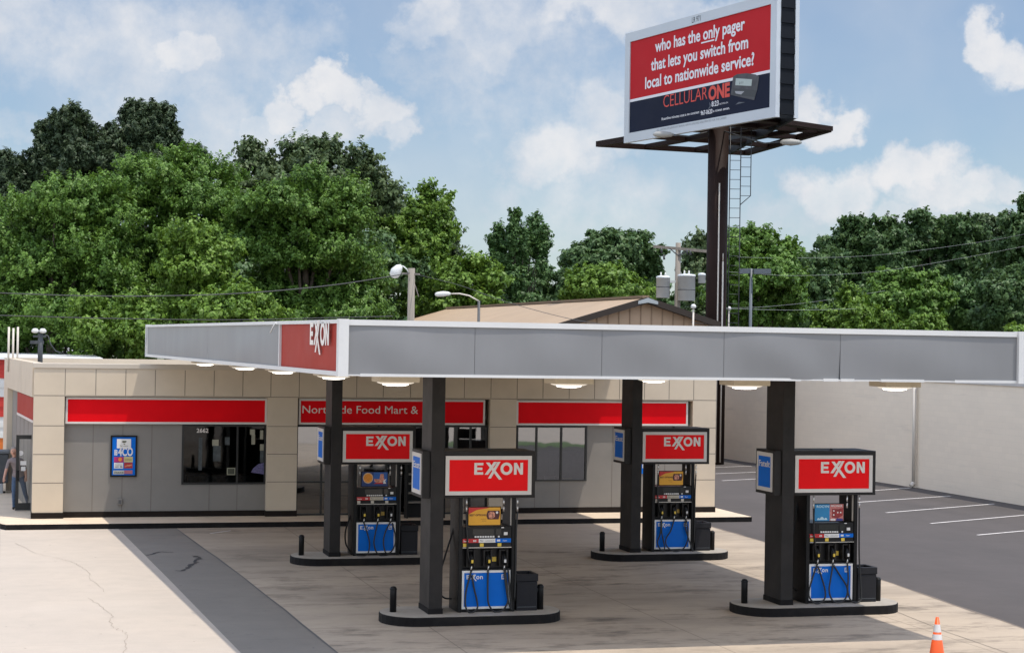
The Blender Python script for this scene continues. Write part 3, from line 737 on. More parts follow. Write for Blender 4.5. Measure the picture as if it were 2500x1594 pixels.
# ------------------------------------------------------------------ canopy
CNL, CNR, CFR, CFL = (5.04, 28.2), (16.85, 28.2), (17.2, 52.0), (3.85, 52.0)
CZB, CZT = 4.535, 5.39
canopy = thing('fuel_canopy', 'long flat grey fuel canopy with white trim on four dark columns', 'canopy', (0, 0, 0))
def lerp2(a, b, t): return (a[0]+(b[0]-a[0])*t, a[1]+(b[1]-a[1])*t)
def fascia(a, b, cuts, name, inner, white_top=.085, white_bot=.042, mats=None, bulge=.02, seed=0):
    """fascia panels between cuts (0..1) of edge a->b: slightly slack sheets"""
    rr = random.Random(seed)
    d = Vector((b[0]-a[0], b[1]-a[1], 0)).normalized(); nrm = Vector((d.y, -d.x, 0))
    if nrm.dot(Vector((inner[0]-a[0], inner[1]-a[1], 0))) > 0: nrm = -nrm
    for i, (t0, t1) in enumerate(zip(cuts, cuts[1:])):
        A, B = lerp2(a, b, t0), lerp2(a, b, t1)
        nx, nz = 24, 8; vs = []; fs = []
        ph = [rr.uniform(0, 6.28) for _ in range(4)]; amp = bulge*rr.uniform(.6, 1.3)
        ln = math.hypot(B[0]-A[0], B[1]-A[1]); gap = .003/ln
        for j in range(nz+1):
            for q in range(nx+1):
                u = gap+(1-2*gap)*q/nx; v = j/nz
                edge = math.sin(math.pi*u)**.5*math.sin(math.pi*min(1, v*.8+.2))
                w = amp*edge*(.5+.35*math.sin(3.1*u+ph[0])*math.cos(2.0*v+ph[1])+.25*math.sin(7.0*u+2.5*v+ph[3]))+.006*math.sin(14*u+ph[2])*(1-v)*edge
                if mats and mats[i] == 'dent': w -= .05*max(0, 1-abs(u-.93)/.16)*max(0, 1-v*1.4)
                w += .012
                p = Vector((A[0]+(B[0]-A[0])*u, A[1]+(B[1]-A[1])*u, 0))+nrm*w
                vs.append((p.x, p.y, CZB+white_bot*.4+(CZT-CZB-white_top*.4-white_bot*.4)*v))
        for j in range(nz):
            for q in range(nx): fs.append((j*(nx+1)+q, j*(nx+1)+q+1, (j+1)*(nx+1)+q+1, (j+1)*(nx+1)+q))
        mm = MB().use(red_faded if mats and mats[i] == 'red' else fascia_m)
        mm._add(vs, fs, True); o = mm.build(name, None, canopy, fix=False)
        yield o, A, B, nrm
def trim_strip(a, b, z0, z1, out, inner, name, t=.05, ragged=None, seed=1):
    d = Vector((b[0]-a[0], b[1]-a[1], 0)).normalized(); n = Vector((d.y, -d.x, 0))
    if n.dot(Vector((inner[0]-a[0], inner[1]-a[1], 0))) > 0: n = -n
    m = MB().use(trim_m); A = Vector((*a, 0)); B = Vector((*b, 0))
    segs = ragged or [(0, 1)]
    for s0, s1 in segs:
        p, q = A.lerp(B, s0), A.lerp(B, s1)
        c = [p+n*out, q+n*out, q-n*t, p-n*t]
        m.hexa([(v.x, v.y, z0) for v in c], [(v.x, v.y, z1) for v in c])
    return m.build(name, None, canopy)
ctr = (11, 40)
fx = lambda s: (float(on_y(s, 850, 28.2)[0])-CNL[0])/(CNR[0]-CNL[0])
cuts = [0.006, fx(1158.7), fx(1468.9), fx(1766.7), fx(2050.8), .994]
for o, A, B, n in fascia(CNL, CNR, cuts, 'fascia_panel', ctr, mats=['', '', '', 'dent', ''], bulge=.05, seed=3): pass
# left edge: near red panel then grey sheets
def ly(s):
    # distance along the left edge for a photo column
    d = ray(s, 850); vx, vy = CFL[0]-CNL[0], CFL[1]-CNL[1]
    t = (CNL[0]*d[1]-CNL[1]*d[0])/(vy*d[0]-vx*d[1]); return t
lcuts = [.006, ly(687), ly(508), .994]
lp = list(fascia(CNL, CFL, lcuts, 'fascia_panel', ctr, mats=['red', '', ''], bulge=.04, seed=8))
for o, A, B, n in fascia(CNR, CFR, [.006, .33, .66, .994], 'fascia_panel', ctr, seed=5): pass
for o, A, B, n in fascia(CFL, CFR, [.006, .33, .66, .994], 'fascia_panel', ctr, seed=6): pass
trim_strip(CNL, CNR, CZT-.075, CZT+.012, .04, ctr, 'top_trim')
trim_strip(CNL, CFL, CZT-.05, CZT+.010, .06, ctr, 'top_trim')
trim_strip(CNR, CFR, CZT-.075, CZT+.012, .06, ctr, 'top_trim')
trim_strip(CFL, CFR, CZT-.075, CZT+.012, .06, ctr, 'top_trim')
trim_strip(CNL, CNR, CZB-.012, CZB+.032, .035, ctr, 'bottom_trim', ragged=[(.025, fx(1955)), (fx(2010), fx(2046)), (fx(2052), fx(2085)), (fx(2150), fx(2255)), (fx(2330), .992)])
trim_strip(CNL, CNR, CZB-.004, CZB+.018, .03, ctr, 'bottom_trim')
trim_strip(CNL, CFL, CZB-.01, CZB+.06, .055, ctr, 'bottom_trim')
trim_strip(CNR, CFR, CZB-.01, CZB+.04, .05, ctr, 'bottom_trim')
trim_strip(CFL, CFR, CZB-.01, CZB+.04, .05, ctr, 'bottom_trim')
for c, sx, sy in ((CNL, -1, -1), (CNR, 1, -1), (CFR, 1, 1), (CFL, -1, 1)):
    m = MB().use(trim_m)
    x0, x1 = sorted((c[0]+sx*(.06 if sx < 0 else .02), c[0]-sx*(.10 if sx < 0 else .085))); y0, y1 = sorted((c[1]+sy*.085, c[1]-sy*.10))
    m.box(x0, x1, y0, y1, CZB-.015, CZT+.02); m.build('corner_trim', None, canopy)
# red strip frame and lettering on the left edge
o, A, B, n = lp[0]
A = Vector((*A, 0)); B = Vector((*B, 0)); dd = (B-A)
fr = MB().use(trim_m)
for q0, q1 in ((.985, 1.0),):
    p, q = A.lerp(B, q0), A.lerp(B, q1); fr.hexa([(v.x, v.y, CZB+.05) for v in (p+n*.055, q+n*.055, q+n*.0, p+n*.0)], [(v.x, v.y, CZT-.05) for v in (p+n*.055, q+n*.055, q+n*.0, p+n*.0)])
p, q = A.lerp(B, .97), A.lerp(B, 1.035)
fr.build('panel_joint', None, canopy)
peel = MB().use(trim_m); pa = A.lerp(B, 1.02)+n*.09
peel.tube([(pa.x, pa.y, CZT-.02), (pa.x-.03, pa.y+.12, CZT-.09), (pa.x-.06, pa.y+.25, CZT-.20)], .014, 6); peel.build('loose_strip', None, canopy)
lm = MB().use(letter_w)
logo(lm, 0, 0, .37, 0, wid=.92)
ang = math.atan2(-dd.y, -dd.x)                    # text runs from far to near (left to right as seen)
lo = lm.build('lettering', None, o, fix=False)
tE = (ly(767)-lcuts[0])/(lcuts[1]-lcuts[0])
sp = A.lerp(B, (ly(767.5)-.0)/(ly(687)-.0))
lo.location = (sp.x+n.x*.06, sp.y+n.y*.06, CZB+.46); lo.rotation_euler = (0, 0, math.atan2(-dd.y, -dd.x))
bk = MB().use(fascia_m); e = .03
bk.hexa([(CNL[0]+e, CNL[1]+e, CZB+.02), (CNR[0]-e, CNR[1]+e, CZB+.02), (CNR[0]-e, CNR[1]+e+.04, CZB+.02), (CNL[0]+e, CNL[1]+e+.04, CZB+.02)], [(CNL[0]+e, CNL[1]+e, CZT-.03), (CNR[0]-e, CNR[1]+e, CZT-.03), (CNR[0]-e, CNR[1]+e+.04, CZT-.03), (CNL[0]+e, CNL[1]+e+.04, CZT-.03)])
bk.build('fascia_backing', None, canopy)
# soffit and roof deck
m = MB().use(soffit_m); ins = .12
q = [(CNL[0]+ins, CNL[1]+ins), (CNR[0]-ins, CNR[1]+ins), (CFR[0]-ins, CFR[1]-ins), (CFL[0]+ins, CFL[1]-ins)]
m.prism(q, CZB+.03, CZB+.08); m.build('soffit', None, canopy)
m = MB().use(mat('canopy_deck', (0.40, 0.40, 0.41), .6, var=.1, vscale=1)); m.prism(q, CZT-.25, CZT-.2); m.build('roof_deck', None, canopy)

# ------------------------------------------------------------------ pump islands
ISL = {'FL': (7.47, 32.43), 'FR': (14.34, 32.47), 'BL': (7.19, 41.34), 'BR': (14.35, 41.21)}
ZI = 0.169
for k_, (x, y) in ISL.items():
    m = MB().use(charcoal); m.box(x, x+.245, y, y+.80, ZI, CZB+.03); co = m.build('column', None, canopy, bevel=.008)
    MB().use(kerb_dark).box(x-.012, x+.257, y-.012, y+.812, ZI, ZI+.10).build('base_collar', None, co, bevel=.004)

def stadium(x0, x1, yc, r, n=14):
    pts = []
    for i in range(n+1):
        a = math.pi/2+math.pi*i/n; pts.append((x0+r*.85+r*.85*math.cos(a), yc+r*math.sin(a)))
    for i in range(n+1):
        a = -math.pi/2+math.pi*i/n; pts.append((x1-r*.85+r*.85*math.cos(a), yc+r*math.sin(a)))
    return pts
def make_island(loc, label):
    t = thing('pump_island', label, 'kerbed island', (*loc, 0), group='pump islands')
    m = MB().use(kerb_dark); m.prism(stadium(-.83, 2.55, .36, .71), -.02, ZI-.004); m.build('kerb', None, t, bevel=.02)
    MB().use(island_top).prism(stadium(-.815, 2.535, .36, .695), ZI-.03, ZI).build('slab', None, t)
    return t

def make_pump_sign(loc, label, side_word):
    t = thing('pump_sign', label, 'sign', (loc[0], loc[1], 2.25), group='box signs over the pumps')
    x0, x1, y0, y1, H = -.15, 1.97, .045, .93, .85
    m = MB().use(charcoal)
    m.box(x0, -.004, y0, y1, 0, H); m.box(.249, x1, y0, y1, 0, H); m.box(-.004, .249, .803, y1, .002, H-.002)
    m.box(.3, x1-.002, y0-.012, y0-.001, 0, .04)
    hb = m.build('housing', None, t, bevel=.01)
    f = MB().use(white_frame); e = .07; a, b, c, d = .275, 1.895, .055, .765
    f.box(a, b, y0-.022, y0, c, c+e); f.box(a, b, y0-.022, y0, d-e, d); f.box(a, a+e, y0-.022, y0, c+e, d-e); f.box(b-e, b, y0-.022, y0, c+e, d-e)
    f.build('border', None, t)
    pn = MB().use(red_bright).box(a+e, b-e, y0-.012, y0-.001, c+e, d-e).build('red_panel', None, t)
    L = MB().use(letter_w); rw = b-a-2*e
    logo(L, a+e+rw*.315, c+e+.30, .215, y0-.0145, wid=1.0); L.build('lettering', None, pn, fix=False)
    # narrow blue panel on the left end, facing -x
    f = MB().use(white_frame); ya, yb, za, zb = .12, .86, .06, .80; e = .075
    xx = x0-.015
    f.box(xx, x0, ya, yb, za, za+e); f.box(xx, x0, ya, yb, zb-e, zb); f.box(xx, x0, ya, ya+e, za+e, zb-e); f.box(xx, x0, yb-e, yb, za+e, zb-e)
    f.build('border', None, t)
    sp_ = MB().use(blue_panel).box(xx+.005, x0-.001, ya+e, yb-e, za+e, zb-e).build('blue_panel', None, t)
    L = MB().use(letter_w); put_text(L, side_word, 0, yb-ya-2*e-.06, 0, .12, 0, bold=.015)
    lo = L.build('lettering', None, sp_, fix=False); lo.location = (xx+.002, yb-e-.03, zb-e-.20); lo.rotation_euler = (0, 0, -math.pi/2)
    MB().use(dark_steel).tube([(1.15, .3, H), (1.15, .3, H+.035)], .03, 8).build('bolt', None, t)
    return t

def catmull(pts, n=8):
    P = [Vector(p) for p in pts]; P = [P[0]*2-P[1]]+P+[P[-1]*2-P[-2]]; out = []
    for i in range(1, len(P)-2):
        for k_ in range(n):
            t = k_/n; a, b, c, d = P[i-1:i+3]
            out.append(.5*((2*b)+(c-a)*t+(2*a-5*b+4*c-d)*t*t+(3*b-a-3*c+d)*t**3))
    out.append(P[-2]); return [tuple(v) for v in out]

def make_dispenser(loc, label, advert, hoses, strip, marks):
    t = thing('fuel_dispenser', label, 'fuel pump', (loc[0]+.56, loc[1]+.10, ZI), group='fuel pumps')
    W, Dp = 1.07, .69
    m = MB().use(black_m)
    m.box(0, .07, 0, Dp, 0, 2.08); m.build('side_pillar', None, t, bevel=.008)
    m = MB().use(black_m); m.box(W-.07, W, 0, Dp, 0, 2.08); m.build('side_pillar', None, t, bevel=.008)
    m = MB().use(pale_pipe); m.box(.071, .085, .05, .09, 1.57, 2.07); m.build('edge_trim', None, t); m = MB().use(pale_pipe); m.box(W-.085, W-.071, .05, .09, 1.57, 2.07); m.build('edge_trim', None, t)
    m = MB().use(black_panel)
    m.box(.071, W-.071, .04, Dp-.04, .0, .78)                # lower cabinet
    m.box(.071, W-.071, .16, Dp-.16, .78, 1.17)              # nozzle bay back
    m.box(.071, W-.071, .02, Dp-.02, 1.17, 1.545)            # head
    m.build('cabinet', None, t, bevel=.006)
    bx0, bx1, bz0, bz1, e = .05, .955, .06, .755, .04
    bx0, bx1 = .075, .985
    f = MB().use(white_m); f.box(bx0, bx1, .012, .04, bz0, bz0+e); f.box(bx0, bx1, .012, .04, bz1-e, bz1); f.box(bx0, bx0+e, .012, .04, bz0+e, bz1-e); f.box(bx1-e, bx1, .012, .04, bz0+e, bz1-e)
    f.build('panel_border', None, t)
    pn = MB().use(blue_panel).box(bx0+e, bx1-e, .02, .041, bz0+e, bz1-e).build('blue_panel', None, t)
    L = MB().use(white_m); logo(L, bx0+.085, bz1-e-.115, .078, .0185, wid=1.0, cap=False); L.build('lettering', None, pn, fix=False)
    L = MB().use(white_m); L.box(bx1-.165, bx1-.085, .0165, .0195, bz1-e-.125, bz1-e-.035)
    L.use(blue_panel); L.box(bx1-.155, bx1-.095, .0145, .0165, bz1-e-.105, bz1-e-.085); L.box(bx1-.15, bx1-.12, .0145, .0165, bz1-e-.075, bz1-e-.05); L.build('decal', None, pn)
    # display head: screen, keys, price strip, stickers, shelf
    sc = MB().use(mat('dead_screen', (.02, .022, .022), .15)); sc.box(.26, .66, .012, .02, 1.40, 1.51); sc.box(.70, .80, .012, .02, 1.40, 1.51); sc.build('screen', None, t)
    kb = MB().use(black_panel).box(.29, .78, .0195, .0205, 1.345, 1.395).use(white_m)
    for i in range(8): kb.box(.30+.048*i, .335+.048*i, .012, .02, 1.355, 1.385)
    kb.box(.74, .77, .012, .02, 1.355, 1.385); kb.build('key', None, t)
    st = MB().use(white_m); st.box(.85, .92, .012, .02, 1.395, 1.45); st.box(.80, .85, .012, .02, 1.525, 1.54); st.build('sticker', None, t)
    q = MB(); z0, z1 = 1.262, 1.335
    q.use(mat('strip_red', (.50, .012, .015), .4)); q.box(.075, .375, .008, .02, z0, z1)
    q.use(white_m if strip == 'white' else mat('strip_cream', (.50, .44, .34), .5)); q.box(.377, .69, .008, .02, z0, z1)
    q.use(blue_panel); q.box(.692, .985, .008, .02, z0, z1)
    ps = q.build('price_strip', None, t)
    q = MB().use(white_m); put_text(q, 'Regular', .09, .19, z0+.018, .03, .0065, bold=.02); put_text(q, '88', .27, .33, z0+.018, .036, .0065, bold=.02)
    q.box(.72, .78, .0055, .0075, z0+.02, z1-.018); put_text(q, 'Super', .83, .91, z0+.026, .024, .0065, bold=.01)
    q.use(mat('poster_ink', None)); put_text(q, 'Plus', .40, .46, z0+.026, .024, .0065, bold=.01); put_text(q, 'unleaded', .50, .66, z0+.026, .018, .0065)
    q.build('price_print', None, ps, fix=False)
    q = MB().use(marks)
    for x in (.085, .40, .735): q.box(x, x+.07, .010, .0195, 1.19, 1.25)
    q.build('octane_sticker', None, t)
    MB().use(chrome).box(.075, W-.075, -.002, .018, 1.168, 1.180).build('shelf_edge', None, t)
    MB().use(yellow_m if marks is yellow_m else mat('amber_sticker', (.55, .36, .06), .5)).box(.66, .75, .150, .1595, .90, .985).build('warning_sticker', None, t)
    # nozzle boots, nozzles
    for i, x in enumerate((.24, .56, .86)):
        b = MB().use(charcoal); b.box(x-.085, x-.055, .03, .16, .82, 1.13); b.box(x+.05, x+.08, .03, .16, .82, 1.13); b.box(x-.055, x+.05, .06, .16, 1.10, 1.13); b.build('nozzle_boot', None, t, bevel=.006)
        nz = MB().use(black_m)
        nz.tube([(x-.015, .10, 1.09), (x, .04, 1.04), (x+.012, .01, .96), (x+.012, .01, .86)], [.014, .028, .034, .024], 8)
        nz.tube([(x+.0, .03, 1.06), (x-.035, -.02, 1.0), (x-.03, -.02, .88), (x+.01, .0, .85)], .011, 6)
        no = nz.build('nozzle', None, t)
        c = MB().use(yellow_m if (i < 2) else white_m).box(x-.006, x+.034, -.032, -.012, .895, .955); c.build('grip_cover', None, no, bevel=.005)
        MB().use(chrome).tube([(x+.012, .01, .86), (x+.005, .0, .81), (x-.004, -.005, .77)], .014, 8).build('swivel', None, no)
    for h in hoses:
        MB().use(rubber).tube(catmull(h), .0165, 8).build('hose', None, t)
    for x in (.13, .83, W+.02):
        MB().use(chrome).tube([(x, -.02, 2.07), (x, -.02, 1.99), (x, -.02, 1.95)], [.012, .018, .012], 8).tube([(x, -.02, 1.93), (x, -.02, 1.83)], .017, 8).build('hose_coupling', None, t)
    # advert board
    ad = thing('ad', '', '', (0, 0, 0)); bpy.data.objects.remove(ad)
    brd = MB().use(black_m).box(.17, .80, .045, .085, 1.56, 1.915).build('advert_board', None, t, bevel=.005)
    x0, x1, z0, z1 = .185, .785, 1.58, 1.90
    def card(nm, mt, a, b, c, d, y=.040): return MB().use(mt).box(x0+(x1-x0)*a, x0+(x1-x0)*b, y-.003, y+.004, z0+(z1-z0)*c, z0+(z1-z0)*d).build(nm, None, brd)
    UX = lambda u: x0+(x1-x0)*u
    VZ = lambda v: z0+(z1-z0)*v
    if advert == 'orange':
        card('yellow_sheet', mat('ad_yellow', (.74, .36, .02), .45, var=.08, vscale=4), 0, 1, 0, 1)
        MB().use(mat('ad_red', (.55, .02, .015), .45)).plate([(UX(0), VZ(.62)), (UX(.25), VZ(.86)), (UX(.62), VZ(.97)), (UX(.62), VZ(1)), (UX(0), VZ(1))], .034, .036).build('red_sweep', None, brd)
        MB().use(mat('ad_maroon', (.07, .01, .012), .5, var=.4, vscale=14)).plate([(UX(.55), VZ(.55)), (UX(.60), VZ(.82)), (UX(.97), VZ(.82)), (UX(.98), VZ(.60)), (UX(.94), VZ(.32)), (UX(.60), VZ(.32))], .034, .036).build('picture', None, brd)
        MB().use(mat('ad_food', (.55, .22, .14), .5, var=.9, vscale=26)).plate([(UX(.72)+.065*math.cos(a), VZ(.57)+.07*math.sin(a)) for a in np.linspace(0, 5.8, 12)], .0315, .0335).build('picture', None, brd)
        MB().use(white_m).plate([(UX(.89)+.022*math.cos(a), VZ(.71)+.024*math.sin(a)) for a in np.linspace(0, 5.7, 10)], .0315, .0335).build('badge', None, brd)
        q = MB().use(mat('ad_ink', (.09, .02, .01), .5)); put_text(q, "BEST OPTIONS", UX(.03), UX(.54), VZ(.52), .034, .0345, bold=.03); put_text(q, 'only at participating', UX(.38), UX(.55), VZ(.33), .014, .0345); put_text(q, 'stores', UX(.42), UX(.55), VZ(.22), .014, .0345); q.build('print', None, brd, fix=False)
    elif advert == 'cyan':
        card('cyan_sheet', mat('ad_cyan', (.01, .20, .42), .45, var=.06, vscale=5), 0, .52, 0, 1)
        card('pink_sheet', mat('ad_pink', (.50, .17, .15), .5, var=.35, vscale=30), .52, 1, 0, 1)
        MB().use(mat('ad_brick', (.28, .02, .02), .5, var=.5, vscale=18)).plate([(UX(.60), VZ(.20)), (UX(.60), VZ(.74)), (UX(.80), VZ(.70)), (UX(.99), VZ(.78)), (UX(.97), VZ(.30)), (UX(.80), VZ(.16))], .034, .036).build('picture', None, brd)
        q = MB().use(mat('ad_pale', (.45, .62, .70), .5)); put_text(q, 'ROCYN', UX(.06), UX(.49), VZ(.80), .045, .0345, bold=.03)
        for i, (cx_, r_) in enumerate(((.13, .03), (.25, .045), (.38, .032))): q.plate([(UX(cx_)+r_*math.cos(a), VZ(.06)+r_*1.3*max(0, math.sin(a))) for a in np.linspace(0, math.pi, 10)], .034, .036)
        q.build('print', None, brd, fix=False)
        q = MB().use(white_m); put_text(q, 'BIG VALUE', UX(.57), UX(.95), VZ(.86), .03, .0345, bold=.02)
        for u, v in ((.66, .6), (.66, .36), (.80, .5), (.9, .5)): q.plate([(UX(u)+.016*math.cos(a), VZ(v)+.016*math.sin(a)) for a in np.linspace(0, 5.6, 8)], .0315, .0335)
        q.box(UX(.55), UX(.72), .0325, .036, VZ(.02), VZ(.12)); q.build('badge', None, brd, fix=False)
        MB().use(mat('ad_navy', (.03, .03, .18), .5)).plate([(UX(.74), VZ(.0)), (UX(.76), VZ(.16)), (UX(.98), VZ(.12)), (UX(.98), VZ(0))], .0315, .0335).build('picture', None, brd)
    else:
        card('navy_sheet', mat('ad_blue', (.01, .035, .15), .45, var=.1, vscale=5), 0, 1, 0, 1)
        MB().use(mat('ad_cream', (.62, .45, .28), .5)).plate([(UX(.24)+.118*math.cos(a), VZ(.58)+.122*math.sin(a)) for a in np.linspace(0, 6.0, 22)], .034, .036).build('badge', None, brd)
        MB().use(mat('ad_orange', (.70, .25, .02), .5, var=.3, vscale=30)).plate([(UX(.24)+.100*math.cos(a), VZ(.58)+.104*math.sin(a)) for a in np.linspace(0, 6.0, 22)], .0315, .0335).build('badge', None, brd)
        MB().use(mat('ad_blue2', (.015, .10, .36), .45)).plate([(UX(.46), VZ(.28)), (UX(.46), VZ(.98)), (UX(.98), VZ(.98)), (UX(.98), VZ(.28))], .0335, .036).build('picture', None, brd)
        MB().use(mat('ad_flesh', (.60, .26, .17), .5, var=.5, vscale=24)).plate([(UX(.48), VZ(.36)), (UX(.48), VZ(.52)), (UX(.68), VZ(.50)), (UX(.72), VZ(.86)), (UX(.84), VZ(.88)), (UX(.87), VZ(.45)), (UX(.80), VZ(.26)), (UX(.58), VZ(.25))], .031, .033).build('picture', None, brd)
        MB().use(mat('ad_red', None)).plate([(UX(.46), VZ(.17)), (UX(.56), VZ(.25)), (UX(.80), VZ(.25)), (UX(.84), VZ(.17))], .031, .033).build('picture', None, brd)
        MB().use(white_m).plate([(UX(.83), VZ(.18)), (UX(.84), VZ(.42)), (UX(.95), VZ(.52)), (UX(.90), VZ(.34)), (UX(.95), VZ(.18))], .031, .033).build('badge', None, brd)
    return t

HS = {
 'FL': [[(.245, -.01, .77), (.14, -.05, .40), (.13, -.07, .12), (.22, -.09, -.015+.02), (.345, -.07, .08), (.345, -.05, .22), (.29, -.03, .45), (.255, -.01, .68)],
        [(.555, -.01, .77), (.545, -.05, .40), (.56, -.07, .16), (.66, -.09, .02), (.80, -.09, .03), (.88, -.07, .10), (.93, -.05, .25), (.885, -.02, .70), (.87, -.02, .80)],
        [(.86, -.01, .77), (.885, -.04, .50), (.93, -.06, .22), (.985, -.06, .05), (1.0, -.04, .06), (.97, -.03, .35), (.93, -.02, .80)],
        [(.13, -.02, 1.83), (.135, -.03, 1.60), (.15, -.03, 1.35), (.16, -.02, 1.18), (.19, .0, .98), (.235, .01, .86)],
        [(1.09, -.02, 1.83), (1.075, -.02, 1.4), (1.075, -.02, .8), (1.06, -.03, .2)],
        [(.03, .45, 1.55), (-.06, .45, 1.25), (-.19, .42, .85), (-.275, .40, .55), (-.25, .40, .33), (-.16, .40, .22), (-.02, .40, .2)]],
 'FR': [[(.235, -.01, .77), (.10, -.05, .45), (.03, -.08, .20), (.10, -.10, .06), (.22, -.10, .02), (.36, -.08, .10), (.375, -.06, .27), (.30, -.03, .55), (.245, -.01, .72)],
        [(.565, -.01, .77), (.50, -.05, .50), (.455, -.08, .25), (.52, -.10, .07), (.66, -.10, .03), (.80, -.08, .10), (.84, -.06, .30), (.69, -.03, .55), (.575, -.01, .73)],
        [(.86, -.01, .77), (.87, -.04, .50), (.85, -.07, .25), (.90, -.09, .07), (1.0, -.09, .02), (1.12, -.07, .05), (1.14, -.05, .2), (1.10, -.03, .9), (1.09, -.02, 1.83)],
        [(.13, -.02, 1.83), (.135, -.03, 1.60), (.14, -.03, 1.35), (.17, -.02, 1.18), (.22, .01, .86)],
        [(.03, .45, 2.0), (-.10, .42, 1.3), (-.2, .40, .7), (-.2, .40, .4), (-.02, .40, .2)]],
 'BL': [[(.235, -.01, .77), (.29, -.04, .60), (.36, -.06, .35), (.36, -.07, .15), (.30, -.09, .03), (.12, -.10, .015), (.02, -.06, .05)],
        [(.565, -.01, .77), (.50, -.05, .50), (.47, -.07, .28), (.54, -.09, .07), (.66, -.10, .01), (.82, -.09, .03)],
        [(.86, -.01, .77), (.74, -.05, .55), (.69, -.07, .32), (.74, -.08, .08), (.86, -.08, .08), (.96, -.06, .25), (.97, -.04, .45), (.90, -.02, .74)],
        [(1.09, -.02, 1.83), (1.075, -.02, 1.4), (1.075, -.02, .8), (1.06, -.03, .05)],
        [(.03, .40, .95), (-.10, .40, .55), (-.10, .38, .25), (.0, .30, .06)]],
 'BR': [[(.235, -.01, .77), (.20, -.05, .45), (.12, -.07, .22), (.20, -.09, .06), (.29, -.09, .04), (.29, -.07, .2), (.24, -.04, .45), (.245, -.01, .74)],
        [(.565, -.01, .77), (.46, -.05, .50), (.34, -.07, .32), (.35, -.08, .15), (.48, -.10, .04), (.62, -.10, .02), (.80, -.08, .10), (.90, -.05, .35), (.87, -.02, .74)],
        [(.86, -.01, .77), (.83, -.03, .60), (.90, -.05, .35), (.98, -.06, .12), (1.02, -.08, .0)],
        [(.13, -.02, 1.83), (.12, -.03, 1.5), (.14, -.03, 1.18), (.22, .01, .86)],
        [(1.09, -.02, 1.83), (1.075, -.02, 1.4), (1.075, -.02, .8), (1.06, -.03, .2)]],
}
SPOT = {'FL': 'front left', 'FR': 'front right', 'BL': 'rear left', 'BR': 'rear right'}
for key, loc in ISL.items():
    sp_ = SPOT[key]
    make_island(loc, {'FL': 'black kerbed pump island in front, left of the one nearest the cone', 'FR': 'black kerbed pump island nearest the orange cone',
                      'BL': 'black kerbed pump island at the back, partly hidden by a front column', 'BR': 'black kerbed pump island at the back beside the parking lot, half in sun'}[key])
    make_pump_sign(loc, {'FL': 'red and white box sign on the front left column, with blue East end panel', 'FR': 'red and white box sign on the column nearest the orange cone',
                         'BL': 'red and white box sign at the back overlapping the Food Mart lettering', 'BR': 'red and white box sign at the back before the right store pillar'}[key], {'FL': 'East', 'FR': 'Fatelt', 'BL': 'East', 'BR': 'East'}[key])
    make_dispenser(loc, {'FL': 'black and blue fuel pump with orange advert, front left of the four', 'FR': 'black and blue fuel pump with cyan and red advert, nearest the cone',
                         'BL': 'black and blue fuel pump with navy advert and orange disc, rear left', 'BR': 'black and blue fuel pump with orange advert at the back beside the parking lot'}[key],
                   {'FL': 'orange', 'FR': 'cyan', 'BL': 'navy', 'BR': 'orange'}[key], HS[key], 'white' if key in ('FL', 'FR') else 'cream', yellow_m if key in ('FL', 'FR') else mat('pale_sticker', (.55, .5, .42), .5))
    # bin
    t = thing('waste_bin', {'FL': 'square black waste bin on the front left pump island', 'FR': 'square black waste bin on the pump island nearest the cone',
                            'BL': 'square black waste bin behind the front left column', 'BR': 'square black waste bin in part sun on the rear island by the parking lot'}[key], 'bin', (loc[0]+1.68, loc[1]+.16, ZI), group='waste bins beside the pumps')
    bm = mat('bin_plastic', (.016, .016, .019), .55, spec=0.2, var=.15, vscale=3)
    MB().use(bm).box(0, .40, 0, .5, 0, .53).build('body', None, t, bevel=.012)
    m = MB().use(bm); m.box(-.012, .412, -.012, .06, .535, .67); m.box(-.012, .412, .44, .512, .535, .67); m.box(-.012, .05, .06, .44, .535, .67); m.box(.35, .412, .06, .44, .535, .67); m.build('lid', None, t, bevel=.01)
    MB().use(mat('bin_inside', (.004, .004, .004), .9)).box(.05, .35, .06, .44, .5, .60).build('opening', None, t)
    MB().use(dark_steel).box(.02, .38, -.006, 0, .06, .075).build('groove', None, t)
    # bumper posts
    for dx, dy, side in ((-.575, .40, 0), (2.175, .30, 1)):
        lab = {('FL', 0): 'short black post on the front left island, left of the column', ('FL', 1): 'short black post beside the bin on the front left island',
               ('FR', 0): 'short black post left of the column nearest the cone', ('FR', 1): 'short black post right of the bin nearest the cone',
               ('BL', 0): 'short black post at the left end of the rear left island', ('BL', 1): 'short black post hidden behind the front left column',
               ('BR', 0): 'short black post left of the column on the rear right island', ('BR', 1): 'short black post standing in sun on the rear right island'}[(key, side)]
        if (key, side) == ('BL', 1): continue
        t = thing('bumper_post', lab, 'post', (loc[0]+dx, loc[1]+dy, ZI), group='short black posts on the islands')
        MB().use(black_m).lathe([(.062, 0), (.062, .42), (.05, .452), (.02, .465)], (0, 0, 0), 16).build('post', None, t)
        MB().use(black_m).lathe([(.068, .405), (.068, .425)], (0, 0, 0), 16).build('band', None, t)
        if side == 1 and key != 'BR':
            MB().use(dark_steel).tube([(-.10, -.02, .24), (-.05, -.02, .38), (-.01, -.02, .455), (.03, -.01, .45)], .013, 6).build('arm', None, t)

